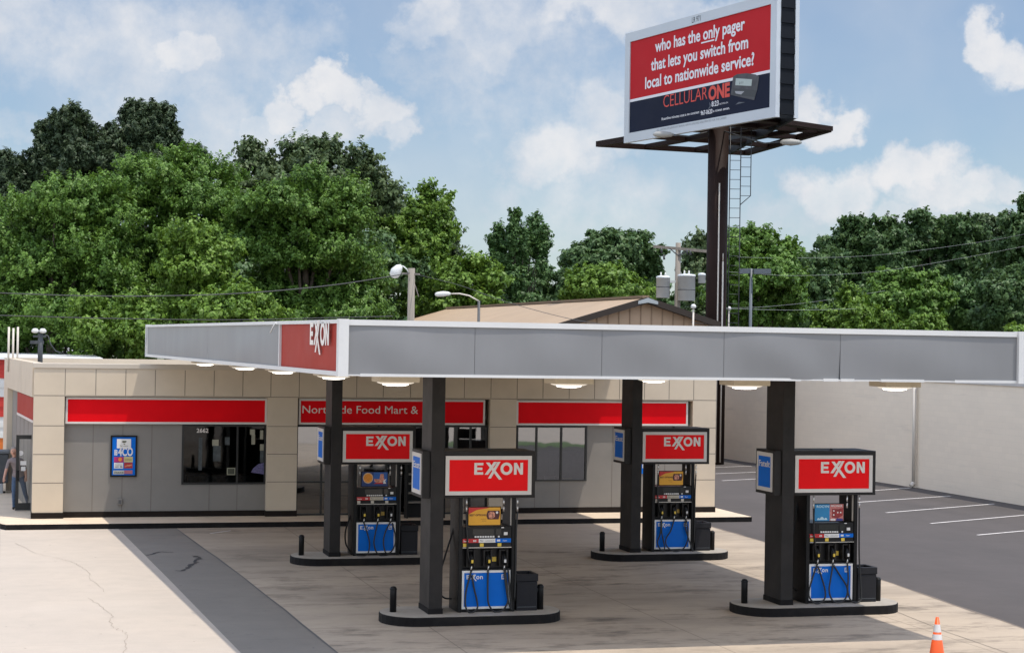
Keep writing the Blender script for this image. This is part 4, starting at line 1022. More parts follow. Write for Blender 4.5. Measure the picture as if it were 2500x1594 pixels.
# newspaper rack behind the left column (dark slatted cabinet near the store door)
def rack():
    a = on_y(985, 1262, 50.6)
    t = thing('display_rack', 'dark slatted display rack at the store front behind the left pumps', 'rack', (a[0], 50.2, .14))
    m = MB().use(black_m); m.box(0, 1.1, .3, .36, 0, 1.5); m.box(0, .04, 0, .3, 0, 1.5); m.box(1.06, 1.1, 0, .3, 0, 1.5); m.build('frame', None, t)
    m = MB().use(mat('rack_shelf', (.17, .155, .13), .6))
    for z in (.42, .68, .94, 1.2): m.box(.04, 1.06, .02, .3, z, z+.05)
    m.build('shelf', None, t)
rack()

# ------------------------------------------------------------------ canopy lights
LIGHTS = [(6.28, 30.0, 'first lamp of the front row under the canopy, beside the left corner'), (9.29, 30.0, 'lamp of the front row between the two front columns, left one'),
          (12.51, 30.0, 'lamp of the front row just left of the right front column'), (15.4, 30.0, 'last lamp of the front row under the right end of the canopy'),
          (6.01, 34.4, 'lamp just behind the red corner panel of the canopy'), (5.75, 39.2, 'lamp under the left canopy edge below the red panel'),
          (5.5, 43.6, 'lamp under the middle of the left canopy edge'), (5.15, 49.2, 'farthest lamp under the left canopy edge near the store'), (12.41, 34.4, 'small lamp seen beside the rear right column')]
def make_light(loc, label):
    t = thing('canopy_light', label, 'lamp', (*loc, CZB+.03), group='lit lamps under the canopy')
    MB().use(housing_m).box(-.34, .34, -.34, .34, -.165, 0).build('housing', None, t, bevel=.01)
    MB().use(lens_rim).lathe([(.31, -.16), (.31, -.178), (.25, -.198)], (0, 0, 0), 20).build('lens_rim', None, t)
    MB().use(lamp_m).lathe([(.225, -.192), (.205, -.216), (.12, -.23), (.0, -.234)], (0, 0, 0), 20).build('lens', None, t)
for x, y, l in LIGHTS: make_light((x, y), l)

# ------------------------------------------------------------------ traffic cone
def cone():
    c = on_z(2287, 1610)
    t = thing('traffic_cone', 'orange traffic cone with two white bands in the front corner', 'cone', (c[0], c[1], 0))
    H = .70; r = lambda z: .135-(.135-.026)*z/H
    b = MB().use(orange_cone)
    b.lathe([(r(.03), .03), (r(H), H), (.016, H), (.016, .6)], n=28, cap=False); b.build('cone', None, t, fix=False)
    for a, d in ((.335, .425), (.46, .585)): MB().use(cone_white).lathe([(r(a)+.002, a), (r(d)+.002, d)], n=28, cap=False).build('reflective_band', None, t, fix=False)
    MB().use(mat('cone_base', (.04, .035, .03), .7)).box(-.19, .19, -.19, .19, 0, .035).build('base', None, t, bevel=.01)
cone()

# ------------------------------------------------------------------ pale block wall on the right
def wall_mat():
    m = bpy.data.materials.new('painted_block'); m.use_nodes = True
    nt = m.node_tree; N, L = nt.nodes, nt.links; b = N['Principled BSDF']; b.inputs['Roughness'].default_value = .6
    tc = N.new('ShaderNodeTexCoord'); sp = N.new('ShaderNodeSeparateXYZ'); cb = N.new('ShaderNodeCombineXYZ')
    L.new(tc.outputs['Object'], sp.inputs[0]); L.new(sp.outputs[1], cb.inputs[0]); L.new(sp.outputs[2], cb.inputs[1])
    br = N.new('ShaderNodeTexBrick'); br.inputs['Scale'].default_value = 1; br.inputs['Brick Width'].default_value = .41; br.inputs['Row Height'].default_value = .205
    br.inputs['Mortar Size'].default_value = .008; br.inputs['Mortar Smooth'].default_value = .4
    br.inputs['Color1'].default_value = (*cream_wall_c, 1); br.inputs['Color2'].default_value = (*[c*.965 for c in cream_wall_c], 1); br.inputs['Mortar'].default_value = (*[c*.93 for c in cream_wall_c], 1)
    L.new(cb.outputs[0], br.inputs['Vector'])
    def st(scale, lo, hi, amt, col, prev, stretch):
        mp = N.new('ShaderNodeMapping'); mp.inputs['Scale'].default_value = stretch; L.new(tc.outputs['Object'], mp.inputs[0])
        n = N.new('ShaderNodeTexNoise'); n.inputs['Scale'].default_value = scale; n.inputs['Detail'].default_value = 6; L.new(mp.outputs[0], n.inputs['Vector'])
        r = N.new('ShaderNodeMapRange'); r.inputs['From Min'].default_value = lo; r.inputs['From Max'].default_value = hi; r.inputs['To Max'].default_value = amt; L.new(n.outputs[0], r.inputs[0])
        x = N.new('ShaderNodeMix'); x.data_type = 'RGBA'; x.inputs[7].default_value = (*col, 1); L.new(r.outputs[0], x.inputs[0]); L.new(prev, x.inputs[6]); return x.outputs[2]
    c = st(.8, .45, .7, .12, (.52, .47, .40), br.outputs['Color'], (1, .4, 1))
    c = st(1.6, .62, .78, .25, (.44, .40, .34), c, (1, .25, 2.2))
    L.new(c, b.inputs['Base Color'])
    bp = N.new('ShaderNodeBump'); bp.inputs['Strength'].default_value = .2; bp.inputs['Distance'].default_value = .01; bp.invert = True
    L.new(br.outputs['Fac'], bp.inputs['Height']); L.new(bp.outputs[0], b.inputs['Normal']); return m
block_m = wall_mat()
XW = 32.3
WY0, WY1, WYM = 40.0, 78.2, 61.35
zwt = float(on_x(2350, 936, XW)[2])
zlt = float(on_x(2215, 928, XW)[2])+.25
wall = thing('block_wall', 'long pale painted block wall along the far side of the parking lot', 'wall', (XW, 0, 0))
MB().use(block_m).box(0, .3, WY0, WYM, -.02, zwt).build('wall_section', None, wall)
def far_sec(e0, e1, z0, z1, mm, name):            # the far half runs slightly inwards
    ya, yb = WYM+.004, WY1; xa, xb = -.06, -1.0
    MB().use(mm).hexa([(xa+e0, ya, z0), (xa+e1, ya, z0), (xb+e1, yb, z0), (xb+e0, yb, z0)], [(xa+e0, ya, z1), (xa+e1, ya, z1), (xb+e1, yb, z1), (xb+e0, yb, z1)]).build(name, None, wall)
far_sec(0, .36, -.02, zlt, block_m, 'wall_section')
MB().use(mat('coping', (.55, .53, .5), .5, var=.06, vscale=2)).box(-.05, .35, WY0, WYM-.005, zwt, zwt+.10).build('coping', None, wall)
far_sec(-.05, .41, zlt, zlt+.10, mat('coping', None), 'coping')
MB().use(brown_steel).box(-1.10, -.9, WY1+.002, WY1+.2, -.02, zlt).build('end_post', None, wall)
dp = thing('downpipe', 'pale downpipe running down the block wall', 'pipe', (XW-.13, 61.1, 0))
MB().use(pale_pipe).tube([(0, 0, .05), (0, 0, zwt+.15)], .065, 10).build('pipe', None, dp)
MB().use(pale_pipe).tube([(-.12, 0, .06), (-.04, 0, .10), (0, 0, .2)], .075, 10).build('shoe', None, dp)
# brick shop beyond the wall
def brick_shop():
    t = thing('brick_shop', 'brick red building with pale bands just beyond the pale wall, right edge', 'building', (33.5, 44.0, 0))
    rb = mat('shop_brick', (.16, .035, .035), .8, var=.2, vscale=3); rw = mat('shop_band', (.50, .42, .42), .7, var=.1, vscale=2)
    z = -.02; m = MB()
    for h, mm in ((3.75, rw), (.35, mat('shop_grey', (.30, .30, .31), .6)), (.12, white_m), (.28, rb), (.24, rw), (.22, rb), (.18, rw), (.1, rb)):
        m.use(mm).box(0, 16, 0, 20, z, z+h-.001); z += h
    m.build('wall', None, t)
    MB().use(dark_steel).box(-.1, 16.1, -.1, 20.1, z, z+.15).build('roof', None, t)
brick_shop()

# ------------------------------------------------------------------ tan metal building behind the store
def corr_mat(name, col, axis, pitch, depth=.3, var=.06):
    m = mat(name, col, .5, var=var, vscale=.5, dirt=.2, dirt_col=tuple(c*.7 for c in col), dscale=.4)
    nt = m.node_tree; N, L = nt.nodes, nt.links; b = N['Principled BSDF']
    tc = N.new('ShaderNodeTexCoord'); sp = N.new('ShaderNodeSeparateXYZ'); L.new(tc.outputs['Object'], sp.inputs[0])
    a = N.new('ShaderNodeMath'); a.operation = 'PINGPONG'; L.new(sp.outputs[axis], a.inputs[0]); a.inputs[1].default_value = pitch/2
    r = N.new('ShaderNodeMapRange'); r.inputs['From Max'].default_value = pitch*.16; L.new(a.outputs[0], r.inputs[0])
    bp = N.new('ShaderNodeBump'); bp.inputs['Strength'].default_value = depth; bp.inputs['Distance'].default_value = .03
    L.new(r.outputs[0], bp.inputs['Height']); L.new(bp.outputs[0], b.inputs['Normal']); return m
def tan_barn():
    Y0, Y1 = 70.0, 104.0
    pk = on_y(1573, 727, Y0); le = on_y(1322, 789, Y0); re = on_y(1722, 783, Y0)
    zp = float(pk[2]); xp = float(pk[0]); sl = .30
    hw = 5.5; HR = 2.75
    t = thing('metal_building', 'tan metal building with low gabled roof behind the store', 'building', (xp, Y0, 0))
    rl = corr_mat('tan_roof', tan_roof_c, 1, .30, .5)
    zl, zr = zp-sl*hw, zp-sl*HR; L_ = Y1-Y0
    m = MB().use(rl)
    m.hexa([(-hw-.4, -.35, zl-.26), (0, -.35, zp-.14), (0, L_, zp-.14), (-hw-.4, L_, zl-.26)], [(-hw-.4, -.35, zl-.12), (0, -.35, zp), (0, L_, zp), (-hw-.4, L_, zl-.12)])
    m.hexa([(0, -.35, zp-.14), (HR+.3, -.35, zr-.23), (HR+.3, L_, zr-.23), (0, L_, zp-.14)], [(0, -.35, zp), (HR+.3, -.35, zr-.09), (HR+.3, L_, zr-.09), (0, L_, zp)])
    m.build('roof', None, t)
    m = MB().use(mat('gable_brown', (.045, .036, .03), .6, spec=.15))
    m.beam((0, -.40, zp-.10), (-hw-.45, -.40, zl-.24), .10, .24); m.beam((0, -.41, zp-.10), (HR+.35, -.41, zr-.21), .10, .24)
    m.build('gable_trim', None, t)
    m = MB().use(mat('ridge_trim', (.20, .14, .09), .6)); m.beam((0, -.2, zp+.04), (0, Y1-Y0, zp+.04), .3, .10); m.build('ridge_cap', None, t)
    MB().use(mat('pale_cap', (.34, .37, .38), .5)).plate([(-.42, zp-.15), (0, zp-.01), (.42, zp-.15), (.42, zp-.27), (0, zp-.2), (-.42, zp-.27)], -.48, -.455).build('peak_plate', None, t)
    w = MB().use(mat('tan_wall', (.42, .29, .19), .6, var=.07, vscale=.6))
    w._add([(-hw, 0, 0), (HR, 0, 0), (HR, 0, zr-.2), (0, 0, zp-.2), (-hw, 0, zl-.2), (-hw, L_, 0), (HR, L_, 0), (HR, L_, zr-.2), (0, L_, zp-.2), (-hw, L_, zl-.2)],
           [(0, 1, 2, 3, 4), (9, 8, 7, 6, 5), (0, 4, 9, 5), (1, 6, 7, 2)])
    w.use(mat('tan_rib', (.28, .19, .12), .6))
    x = -hw+.3
    while x < HR: w.box(x-.02, x+.02, -.03, .0, 0, zp-.22-abs(x)*sl); x += .46
    w.build('wall', None, t)
    MB().use(dark_steel).beam((1.9, -.3, zp-.95), (2.9, -.3, zp-1.05), .05, .03).build('bracket', None, t)
tan_barn()

# striped shed at the far left
def striped_shed():
    t = thing('striped_shed', 'metal shed with red, white and orange stripes and white roof, far left', 'building', (-16, 77, 0))
    W = 19.6
    rows = [(0, .9, 'orange'), (.9, 1.75, 'white'), (1.75, 2.55, 'red'), (2.55, 3.3, 'white'), (3.3, 4.05, 'red')]
    cm = {'orange': mat('shed_orange', (.62, .16, .02), .5, var=.1, vscale=1), 'white': mat('shed_white', (.66, .65, .63), .5, var=.06, vscale=1), 'red': mat('shed_red', (.50, .03, .02), .5, var=.08, vscale=1)}
    m = MB()
    for a, b, c in rows:
        m.use(cm[c]); n = 4
        for i in range(n):
            z0 = a+(b-a)*i/n; z1 = a+(b-a)*(i+1)/n; m.box(0, W, -.03+.04*(i % 2), 30, z0, z1-.002)
    m.build('wall', None, t)
    MB().use(mat('shed_roof', (.72, .72, .72), .5, var=.05, vscale=.6)).hexa([(-.3, -.4, 4.06), (W+.3, -.4, 4.06), (W+.3, 30, 4.25), (-.3, 30, 4.25)], [(-.3, -.4, 4.16), (W+.3, -.4, 4.16), (W+.3, 30, 4.36), (-.3, 30, 4.36)]).build('roof', None, t)
striped_shed()
def cart():
    a = on_z(3, 1225, 0.0)
    t = thing('wheeled_cart', 'dark grey wheeled cart left of the open side door', 'cart', (a[0]-.75, a[1]+1.5, 0))
    MB().use(mat('cart_grey', (.05, .055, .062), .5, var=.2, vscale=3)).box(0, .95, 0, .9, .45, 1.35).build('body', None, t, bevel=.03)
    MB().use(mat('cart_lid', (.10, .11, .12), .5)).box(-.03, .98, -.03, .93, 1.36, 1.45).build('lid', None, t, bevel=.02)
    MB().use(mat('cart_tank', (.35, .35, .36), .4)).box(.15, .80, -.02, .8, .12, .44).build('tray', None, t, bevel=.02)
    for x in (.12, .83): MB().use(rubber).tube([(x-.03, .1, .1), (x+.03, .1, .1)], .1, 12).build('wheel', None, t)
cart()

# ------------------------------------------------------------------ person walking at the side door
def make_person():
    yp = 54.1
    foot = on_y(44, 1247, yp)
    H = 1.74
    skin = mat('skin', (.50, .27, .19), .6, var=.06, vscale=20); shirt = mat('grey_shirt', (.22, .18, .18), .8, var=.1, vscale=14); jean = mat('jeans', (.06, .10, .17), .8, var=.2, vscale=18)
    shoe = mat('dark_shoe', (.02, .017, .015), .6); hair = mat('grey_hair', (.25, .22, .2), .8, var=.2, vscale=60)
    t = thing('person', 'person in grey shirt and jeans walking behind the open side door', 'person', (foot[0], yp, Z0))
    V, E, R_ = [], [], []
    def vtx(p, r):
        V.append(p); R_.append((r, r) if not isinstance(r, tuple) else r); return len(V)-1
    def chain(start, pts):
        prev = start
        for p, r in pts:
            i = vtx(p, r); E.append((prev, i)); prev = i
        return prev
    pel = vtx((0, 0, .93), (.155, .12))
    sp_ = chain(pel, [((-.02, -.02, 1.08), (.15, .115)), ((-.06, -.05, 1.25), (.165, .12)), ((-.09, -.07, 1.38), (.15, .10))])
    nk = chain(sp_, [((-.115, -.09, 1.47), .058), ((-.13, -.10, 1.53), .055)])
    hd = chain(nk, [((-.145, -.115, 1.61), (.078, .088)), ((-.145, -.11, 1.69), (.072, .082)), ((-.14, -.105, 1.735), (.045, .05))])
    nose = chain(nk+1, [((-.165, -.215, 1.615), .013)])
    for s in (-1, 1): chain(nk+1, [((-.145+s*.088, -.10, 1.62), .014)])
    # arms: right arm (camera left) swings down and out, left arm bent
    la = chain(sp_, [((-.27, -.09, 1.37), .062), ((-.34, -.13, 1.12), .048), ((-.39, -.26, .93), .036), ((-.405, -.30, .87), .030)])
    for k_, (dx, dy, dz) in enumerate(((-.035, -.02, -.075), (-.015, -.025, -.09), (.007, -.025, -.088), (.027, -.02, -.075))):
        chain(la, [((-.405+dx*.6, -.30+dy*.6, .87+dz*.55), .0105), ((-.405+dx*.75, -.30+dy*1.6, .87+dz), .009)])
    chain(la, [((-.37, -.33, .85), .011), ((-.365, -.35, .82), .010)])
    ra = chain(sp_, [((.10, -.05, 1.37), .062), ((.18, .03, 1.13), .048), ((.20, -.08, .93), .036), ((.20, -.11, .87), .03)])
    for dx in (-.03, -.01, .01, .028): chain(ra, [((.20+dx, -.13, .815), .0105), ((.20+dx, -.15, .785), .009)])
    chain(ra, [((.165, -.14, .84), .011), ((.16, -.15, .81), .01)])
    # legs in stride
    chain(pel, [((-.10, -.02, .86), .10), ((-.12, -.14, .50), .070), ((-.115, -.08, .10), .046), ((-.12, -.09, .05), .045), ((-.135, -.24, .035), .036)])
    chain(pel, [((.10, .02, .86), .10), ((.17, .02, .50), .070), ((.27, .16, .14), .046), ((.28, .17, .07), .045), ((.29, .05, .035), .036)])
    me = bpy.data.meshes.new('body'); me.from_pydata(V, E, [])
    o = bpy.data.objects.new('body', me); COL.objects.link(o)
    o.modifiers.new('skin', 'SKIN'); sd = o.modifiers.new('sub', 'SUBSURF'); sd.levels = 2; sd.render_levels = 2
    for i, r in enumerate(R_): me.skin_vertices[0].data[i].radius = r
    me.skin_vertices[0].data[0].use_root = True
    dg = bpy.context.evaluated_depsgraph_get(); dg.update()
    bm_ = bpy.data.meshes.new_from_object(o.evaluated_get(dg)); bpy.data.objects.remove(o)
    for mm in (skin, shirt, jean, shoe): bm_.materials.append(mm)
    for p in bm_.polygons:
        c = p.center; p.use_smooth = True
        if c.z < .075: k_ = 3
        elif c.z < .92 and -.26 < c.x < .40 and not (c.x > .155 and c.z > .76): k_ = 2
        elif c.z > 1.47 or (c.x < -.25 and c.z < 1.16) or (c.x > .15 and c.z < 1.14 and c.z > .76): k_ = 0
        else: k_ = 1
        p.material_index = k_
    b = bpy.data.objects.new('body', bm_); COL.objects.link(b); b.parent = t
    m = MB().use(hair); m.lathe([(.086, -.01), (.094, .03), (.085, .075), (.05, .105), (.0, .115)], (-.143, -.075, 1.655), 16, cap=False); m.build('hair', None, t)
    m = MB().use(mat('eye_dark', (.02, .02, .02), .4)); m.box(-.185, -.17, -.20, -.19, 1.635, 1.645); m.box(-.135, -.12, -.20, -.19, 1.635, 1.645); m.build('eye', None, t)
    m = MB().use(mat('mouth', (.30, .10, .09), .5)); m.box(-.178, -.132, -.203, -.195, 1.563, 1.571); m.build('mouth', None, t)
make_person()

# ------------------------------------------------------------------ billboard
def billboard():
    DL, DR = 84.0, 73.4
    BL_, TL_ = at(1529.5, 339.6, DL), at(1533.4, 73.0, DL)
    BR_, TR_ = at(1900.0, 299.0, DR), at(1910.8, -6.0, DR)
    e1 = np.array([BR_[0]-BL_[0], BR_[1]-BL_[1], 0]); Wd = float(np.linalg.norm(e1)); e1 = e1/Wd
    zb = float((BL_[2]+BR_[2])/2); zt = float((TL_[2]+TR_[2])/2); Hh = zt-zb
    rot = math.atan2(e1[1], e1[0])
    back = np.array([-e1[1], e1[0], 0])
    if back.dot(FW) < 0: back = -back
    t = thing('billboard', 'tall red and navy pager billboard on a single dark steel pole', 'billboard', (BL_[0], BL_[1], 0), rot)
    # local x along the face, local y away from the viewer, z up (absolute)
    def loc(sx, sy, y=0.0):
        d = ray(sx, sy); n = back; o = np.array([BL_[0], BL_[1], 0])+back*y
        s = (o-EYE).dot(n)/d.dot(n); p = EYE+d*s-np.array([BL_[0], BL_[1], 0]); return float(p.dot(e1)), float(p[2])
    Z = lambda zx, zy: loc(1450+zx/3.837, zy/3.837)
    print('BOARD', Wd, Hh, rot, zb, zt)
    fr = .42
    f = MB().use(board_frame); gap = .75
    for y0, y1 in ((-.14, .06),):
        f.plate([(0, zb), (Wd, zb), (Wd-fr, zb+fr), (fr, zb+fr)], y0, y1); f.plate([(0, zt), (fr, zt-fr), (Wd-fr, zt-fr), (Wd, zt)], y0, y1)
        f.plate([(0, zb), (fr, zb+fr), (fr, zt-fr), (0, zt)], y0, y1); f.plate([(Wd, zb), (Wd, zt), (Wd-fr, zt-fr), (Wd-fr, zb+fr)], y0, y1)
    f.build('frame', None, t)
    MB().use(board_frame).box(Wd+.003, Wd+.07, gap-.02, gap+.16, zb, zt).build('rear_frame_edge', None, t); f = MB().use(louvre_m); f.hexa([(Wd, gap, zb), (Wd, gap+.14, zb), (-1.4, 6.6, zb), (-1.4, 6.45, zb)], [(Wd, gap, zt), (Wd, gap+.14, zt), (-1.4, 6.6, zt), (-1.4, 6.45, zt)]); f.build('rear_face', None, t)
    zsplit = (Z(358, 915)[1]+Z(1665, 683)[1])/2
    face = MB().use(board_red).box(fr-.02, Wd-fr+.02, -.09, .05, zsplit, zt-fr+.02).build('red_sheet', None, t)
    navy = MB().use(board_navy).box(fr-.02, Wd-fr+.02, -.09, .05, zb+fr-.02, zsplit-.12).build('navy_sheet', None, t)
    MB().use(board_white).box(fr-.02, Wd-fr+.02, -.095, .05, zsplit-.12, zsplit).build('dividing_line', None, t)
    def line(mb, s, p0, p1, asc, bold, y=-.098, capk=1.0):
        (xa, za), (xb, zb_) = Z(*p0), Z(*p1)
        put_text(mb, s, xa, xb, (za+zb_)/2, asc*capk, y, bold=bold)
    h1 = Z(748, 345)[1]-Z(748, 432)[1]
    h1 = h1*.97
    L = MB().use(board_white)
    line(L, 'who has the only pager', (590, 467), (1432, 308), h1, .024, capk=1.33)
    L.build('slogan_line', None, face, fix=False); L = MB().use(board_white)
    line(L, 'that lets you switch from', (552, 645), (1463, 477), h1, .024, capk=1.33)
    L.build('slogan_line', None, face, fix=False); L = MB().use(board_white)
    line(L, 'local to nationwide service?', (497, 815), (1520, 634), h1, .024, capk=1.33)
    L.build('slogan_line', None, face, fix=False); L = MB().use(board_white)
    (xa, za), (xb, zb_) = Z(1022, 408), Z(1145, 380); zz = (za+zb_)/2; L.box(xa, xb, -.0985, -.0975, zz-.03, zz+.03)
    L.build('underline', None, face, fix=False)
    L = MB().use(board_orange); hc = (Z(690, 893)[1]-Z(690, 1000)[1])*1.12
    line(L, 'CELLULAR', (668, 1004), (1080, 941), hc, -.008); L.build('brand_lettering', None, navy, fix=False); L = MB().use(board_orange); line(L, 'ONE', (1090, 936), (1290, 907), hc, .045); L.build('brand_lettering', None, navy, fix=False)
    L = MB().use(board_white)
    line(L, 'Roamline minutes cost a no contract', (652, 1130), (1005, 1066), .12, .012); line(L, '967-0620', (1018, 1083), (1128, 1066), .19, .02); line(L, 'a rowen seven.', (1136, 1052), (1290, 1030), .12, .012)
    L.build('small_print', None, navy, fix=False); L = MB().use(board_white)
    line(L, '8:23', (1120, 1002), (1186, 992), .22, .02); line(L, 'BIGTIME USA', (1195, 985), (1275, 972), .07, .0)
    L.build('small_print', None, navy, fix=False)
    L = MB().use(mat('board_grey_ink', (.22, .24, .26), .6)); (xa, za), (xb, zb_) = Z(617, 1197), Z(1270, 1098)
    put_text(L, 'LIC. CERTIFICATE SERVICE BY BUREAU SERVICE SPECIFIED AND PRINTED FOR THE CARRIER', xa, xb, zb+fr*.66, .09, -.145); L.build('fine_print', None, t, fix=False)
    L = MB().use(black_m); (xa, za), (xb, zb_) = Z(945, 192), Z(1025, 176); put_text(L, 'LR 971', xa, xb, zt-fr*.78, .25, -.145); L.build('board_number', None, t, fix=False)
    pg = MB().use(mat('pager_grey', (.055, .055, .062), .6, var=.3, vscale=4))
    pg.plate([Z(*p) for p in [(1300, 893), (1325, 720), (1360, 700), (1450, 690), (1530, 702), (1567, 722), (1550, 840), (1520, 943)]], -.105, -.09); pg.build('pager_picture', None, face)
    q = MB().use(mat('pager_screen', (.36, .42, .40), .4, var=.08, vscale=3)); q.plate([Z(*p) for p in [(1345, 803), (1350, 738), (1502, 748), (1496, 810)]], -.111, -.106)
    q.use(black_m); a = Z(1380, 795); b = Z(1418, 775); put_text(q, '211', a[0], b[0], a[1], .1, -.112)
    q.build('pager_picture', None, face, fix=False)
    q = MB().use(mat('pager_dark', (.012, .012, .014), .4)); q.plate([Z(*p) for p in [(1325, 830), (1540, 850), (1530, 915), (1320, 890)]], -.108, -.106); q.use(mat('pager_metal', (.3, .3, .32), .4)); q.plate([Z(*p) for p in [(1342, 858), (1430, 860), (1400, 890), (1350, 880)]], -.112, -.109); q.build('pager_picture', None, face)
    q = MB().use(mat('pager_reflection', (.09, .10, .12), .5)); q.plate([Z(*p) for p in [(1345, 985), (1375, 960), (1435, 962), (1385, 975)]], -.1, -.094); q.build('pager_picture', None, navy)
    q = MB().use(mat('swoosh_grey', (.12, .14, .17), .5)); q.plate([Z(*p) for p in [(1085, 1030), (1105, 1000), (1100, 960), (1112, 985), (1108, 1010)]], -.1, -.094); q.build('swoosh', None, navy)
    # dark louvred return between the two faces
    lv = MB().use(louvre_m); n = 8
    for i in range(n):
        z0 = zb+.1+(Hh-.1)*i/n; z1 = zb+.1+(Hh-.1)*(i+1)/n
        lv.hexa([(Wd-.02, .07, z0), (Wd+.05, .07, z0+.02), (Wd+.05, gap-.01, z0+.02), (Wd-.02, gap-.01, z0)], [(Wd-.02, .07, z1-.01), (Wd-.0, .07, z1-.01), (Wd-.0, gap-.01, z1-.01), (Wd-.02, gap-.01, z1-.01)])
    lv.build('louvre', None, t)
    # steel underframe (a flat raft of beams)
    zf = float(at(1466.5, 352.5, 86.5)[2])
    P = lambda x, y, dz=0: (x, y, zf+dz)
    A_, B_, C_, D_ = (-2.8, .15), (9.6, .35), (8.2, 5.2), (-2.0, 7.9)
    pf = MB().use(brown_steel)
    pf.beam(P(*A_), P(*B_), .34, .26); pf.beam(P(*A_), P(*D_), .22, .24); pf.beam(P(*B_), P(*C_), .5, .2); pf.beam(P(*D_), P(*C_), .3, .26)
    pf.build('underframe', None, t)
    cb = MB().use(brown_steel)
    for x, ya, yb, w in ((1.2, .2, 7.2, .25), (4.6, .2, 6.3, .45), (7.2, .2, 5.6, .3), (8.9, .4, 2.4, .2)): cb.beam(P(x, ya, .03), P(x, yb, .03), w, .2)
    cb.beam(P(-2.5, 2.6, .02), P(9.0, 2.2, .02), .28, .2); cb.beam(P(-2.3, 5.2, .02), P(8.4, 4.2, .02), .2, .2)
    cb.build('cross_beam', None, t)
    # posts holding the faces
    ps = MB().use(brown_steel)
    for u in (.25, .5, .75): ps.box(Wd*u-.12, Wd*u+.12, .2, .6, zf, zt-.3)
    ps.build('upright', None, t)
    # pole
    pp = at(1753, 420, 79.0)-np.array([BL_[0], BL_[1], 0]); px_, py_ = float(pp.dot(e1)), float(pp.dot(back))
    MB().use(brown_steel).tube([(px_, py_, -.1), (px_, py_, zf+.1)], .44, 28).build('pole', None, t)
    pc = np.array([BL_[0], BL_[1], 0])+e1*px_+back*py_
    side = RT*np.array([1, 1, 0]); side = side/np.linalg.norm(side); fwd = FW*np.array([1, 1, 0]); fwd /= np.linalg.norm(fwd)
    def ploc(lat, dep): v = pc+side*lat+fwd*dep-np.array([BL_[0], BL_[1], 0]); return float(v.dot(e1)), float(v.dot(back))
    a = ploc(.02, -.46); zc1 = float(at(1753, 450, 79)[2])
    MB().use(pale_pipe).tube([(*a, .1), (*a, zc1)], .03, 8).build('conduit', None, t)
    a = ploc(.22, -.42); zc2 = float(at(1764, 640, 79)[2])
    MB().use(pale_pipe).tube([(*a, .1), (*a, zc2)], .035, 8).tube([(*a, zc2), (*a, zc2+.35)], .018, 6).build('conduit', None, t)
    # ladder with a small cage at the top
    ld = MB().use(dark_steel); l0, l1 = ploc(.52, .1), ploc(.98, .1); ca = ploc(1.42, .1)
    ld.tube([(*l0, 3.9), (*l0, zf+.2)], .022, 6); ld.tube([(*l1, 3.9), (*l1, zf+.4)], .022, 6)
    z = 4.0
    while z < zf: ld.tube([(*l0, z), (*l1, z)], .012, 6); z += .41
    ld.build('ladder', None, t)
    cg = MB().use(dark_steel); zc = float(at(1826, 478, 79)[2]); zd = float(at(1806, 500, 79)[2])
    cg.tube([(*l1, zd), (*ca, zc), (*ca, zf+.2)], .02, 6); z = zc
    while z < zf: cg.tube([(*l1, z), (*ca, z)], .012, 6); z += .41
    cg.build('ladder_cage', None, t)
    # floodlights on arms
    for (zx, zy, dp, sgn) in ((650, 1262, 79.5, -1), (1845, 1335, 76.0, 1)):
        p = at(1450+zx/3.837, zy/3.837, dp)-np.array([BL_[0], BL_[1], 0]); c = Vector((p.dot(e1), p.dot(back), p[2]))
        fh = MB().use(mat('flood_grey', (.34, .34, .32), .5)); sd_ = Vector((RT.dot(e1), RT.dot(back), 0)).normalized()
        fh.tube([tuple(c-sd_*.45), tuple(c-sd_*.33), tuple(c), tuple(c+sd_*.33), tuple(c+sd_*.45)], [.03, .11, .15, .10, .04], 14)
        fo = fh.build('floodlight', None, t); fo.scale = (1, 1, 1)
        am = MB().use(dark_steel); am.tube([tuple(c+sd_*.42*(-sgn)), tuple(c+sd_*1.1*(-sgn)+Vector((0, 0, -.06))), (px_, py_, zf-.1)], .03, 6); am.build('floodlight_arm', None, t)
billboard()

# ------------------------------------------------------------------ poles, street lamps, wires
def pole_with_lamp():
    D = 62.0
    top = at(1005, 655, D); b = at(1006, 900, D)
    t = thing('utility_pole', 'grey wooden pole with a white dome lamp rising behind the canopy', 'utility pole', (top[0], top[1], 0), group='utility poles')
    H = float(top[2])
    MB().use(wood_pole).tube([(0, 0, -.1), (0, 0, H)], .15, 12, taper=.115).build('post', None, t)
    m = MB().use(lamp_white)
    r = Vector((RT[0], RT[1], 0)).normalized()
    v = lambda a, z: tuple(r*a+Vector((0, 0, z)))
    m.tube([v(-.05, H-.25), v(-.15, H-.05), v(-.28, H+.06), v(-.42, H+.08)], .022, 6); m.build('arm', None, t)
    m = MB().use(lamp_white); m.tube([v(-.34, H+.08), v(-.42, H+.02), v(-.52, H-.12), v(-.60, H-.26), v(-.63, H-.33)], [.06, .13, .19, .16, .05], 14); m.build('lamp_head', None, t)
    m = MB().use(wood_pole); m.beam(v(-.32, H-.18), v(.28, H-.20), .06, .06); m.tube([v(.05, H-.4), v(.14, H-.62), v(.25, H-.95)], .018, 6); m.build('bracket', None, t)
    return t
pole_with_lamp()
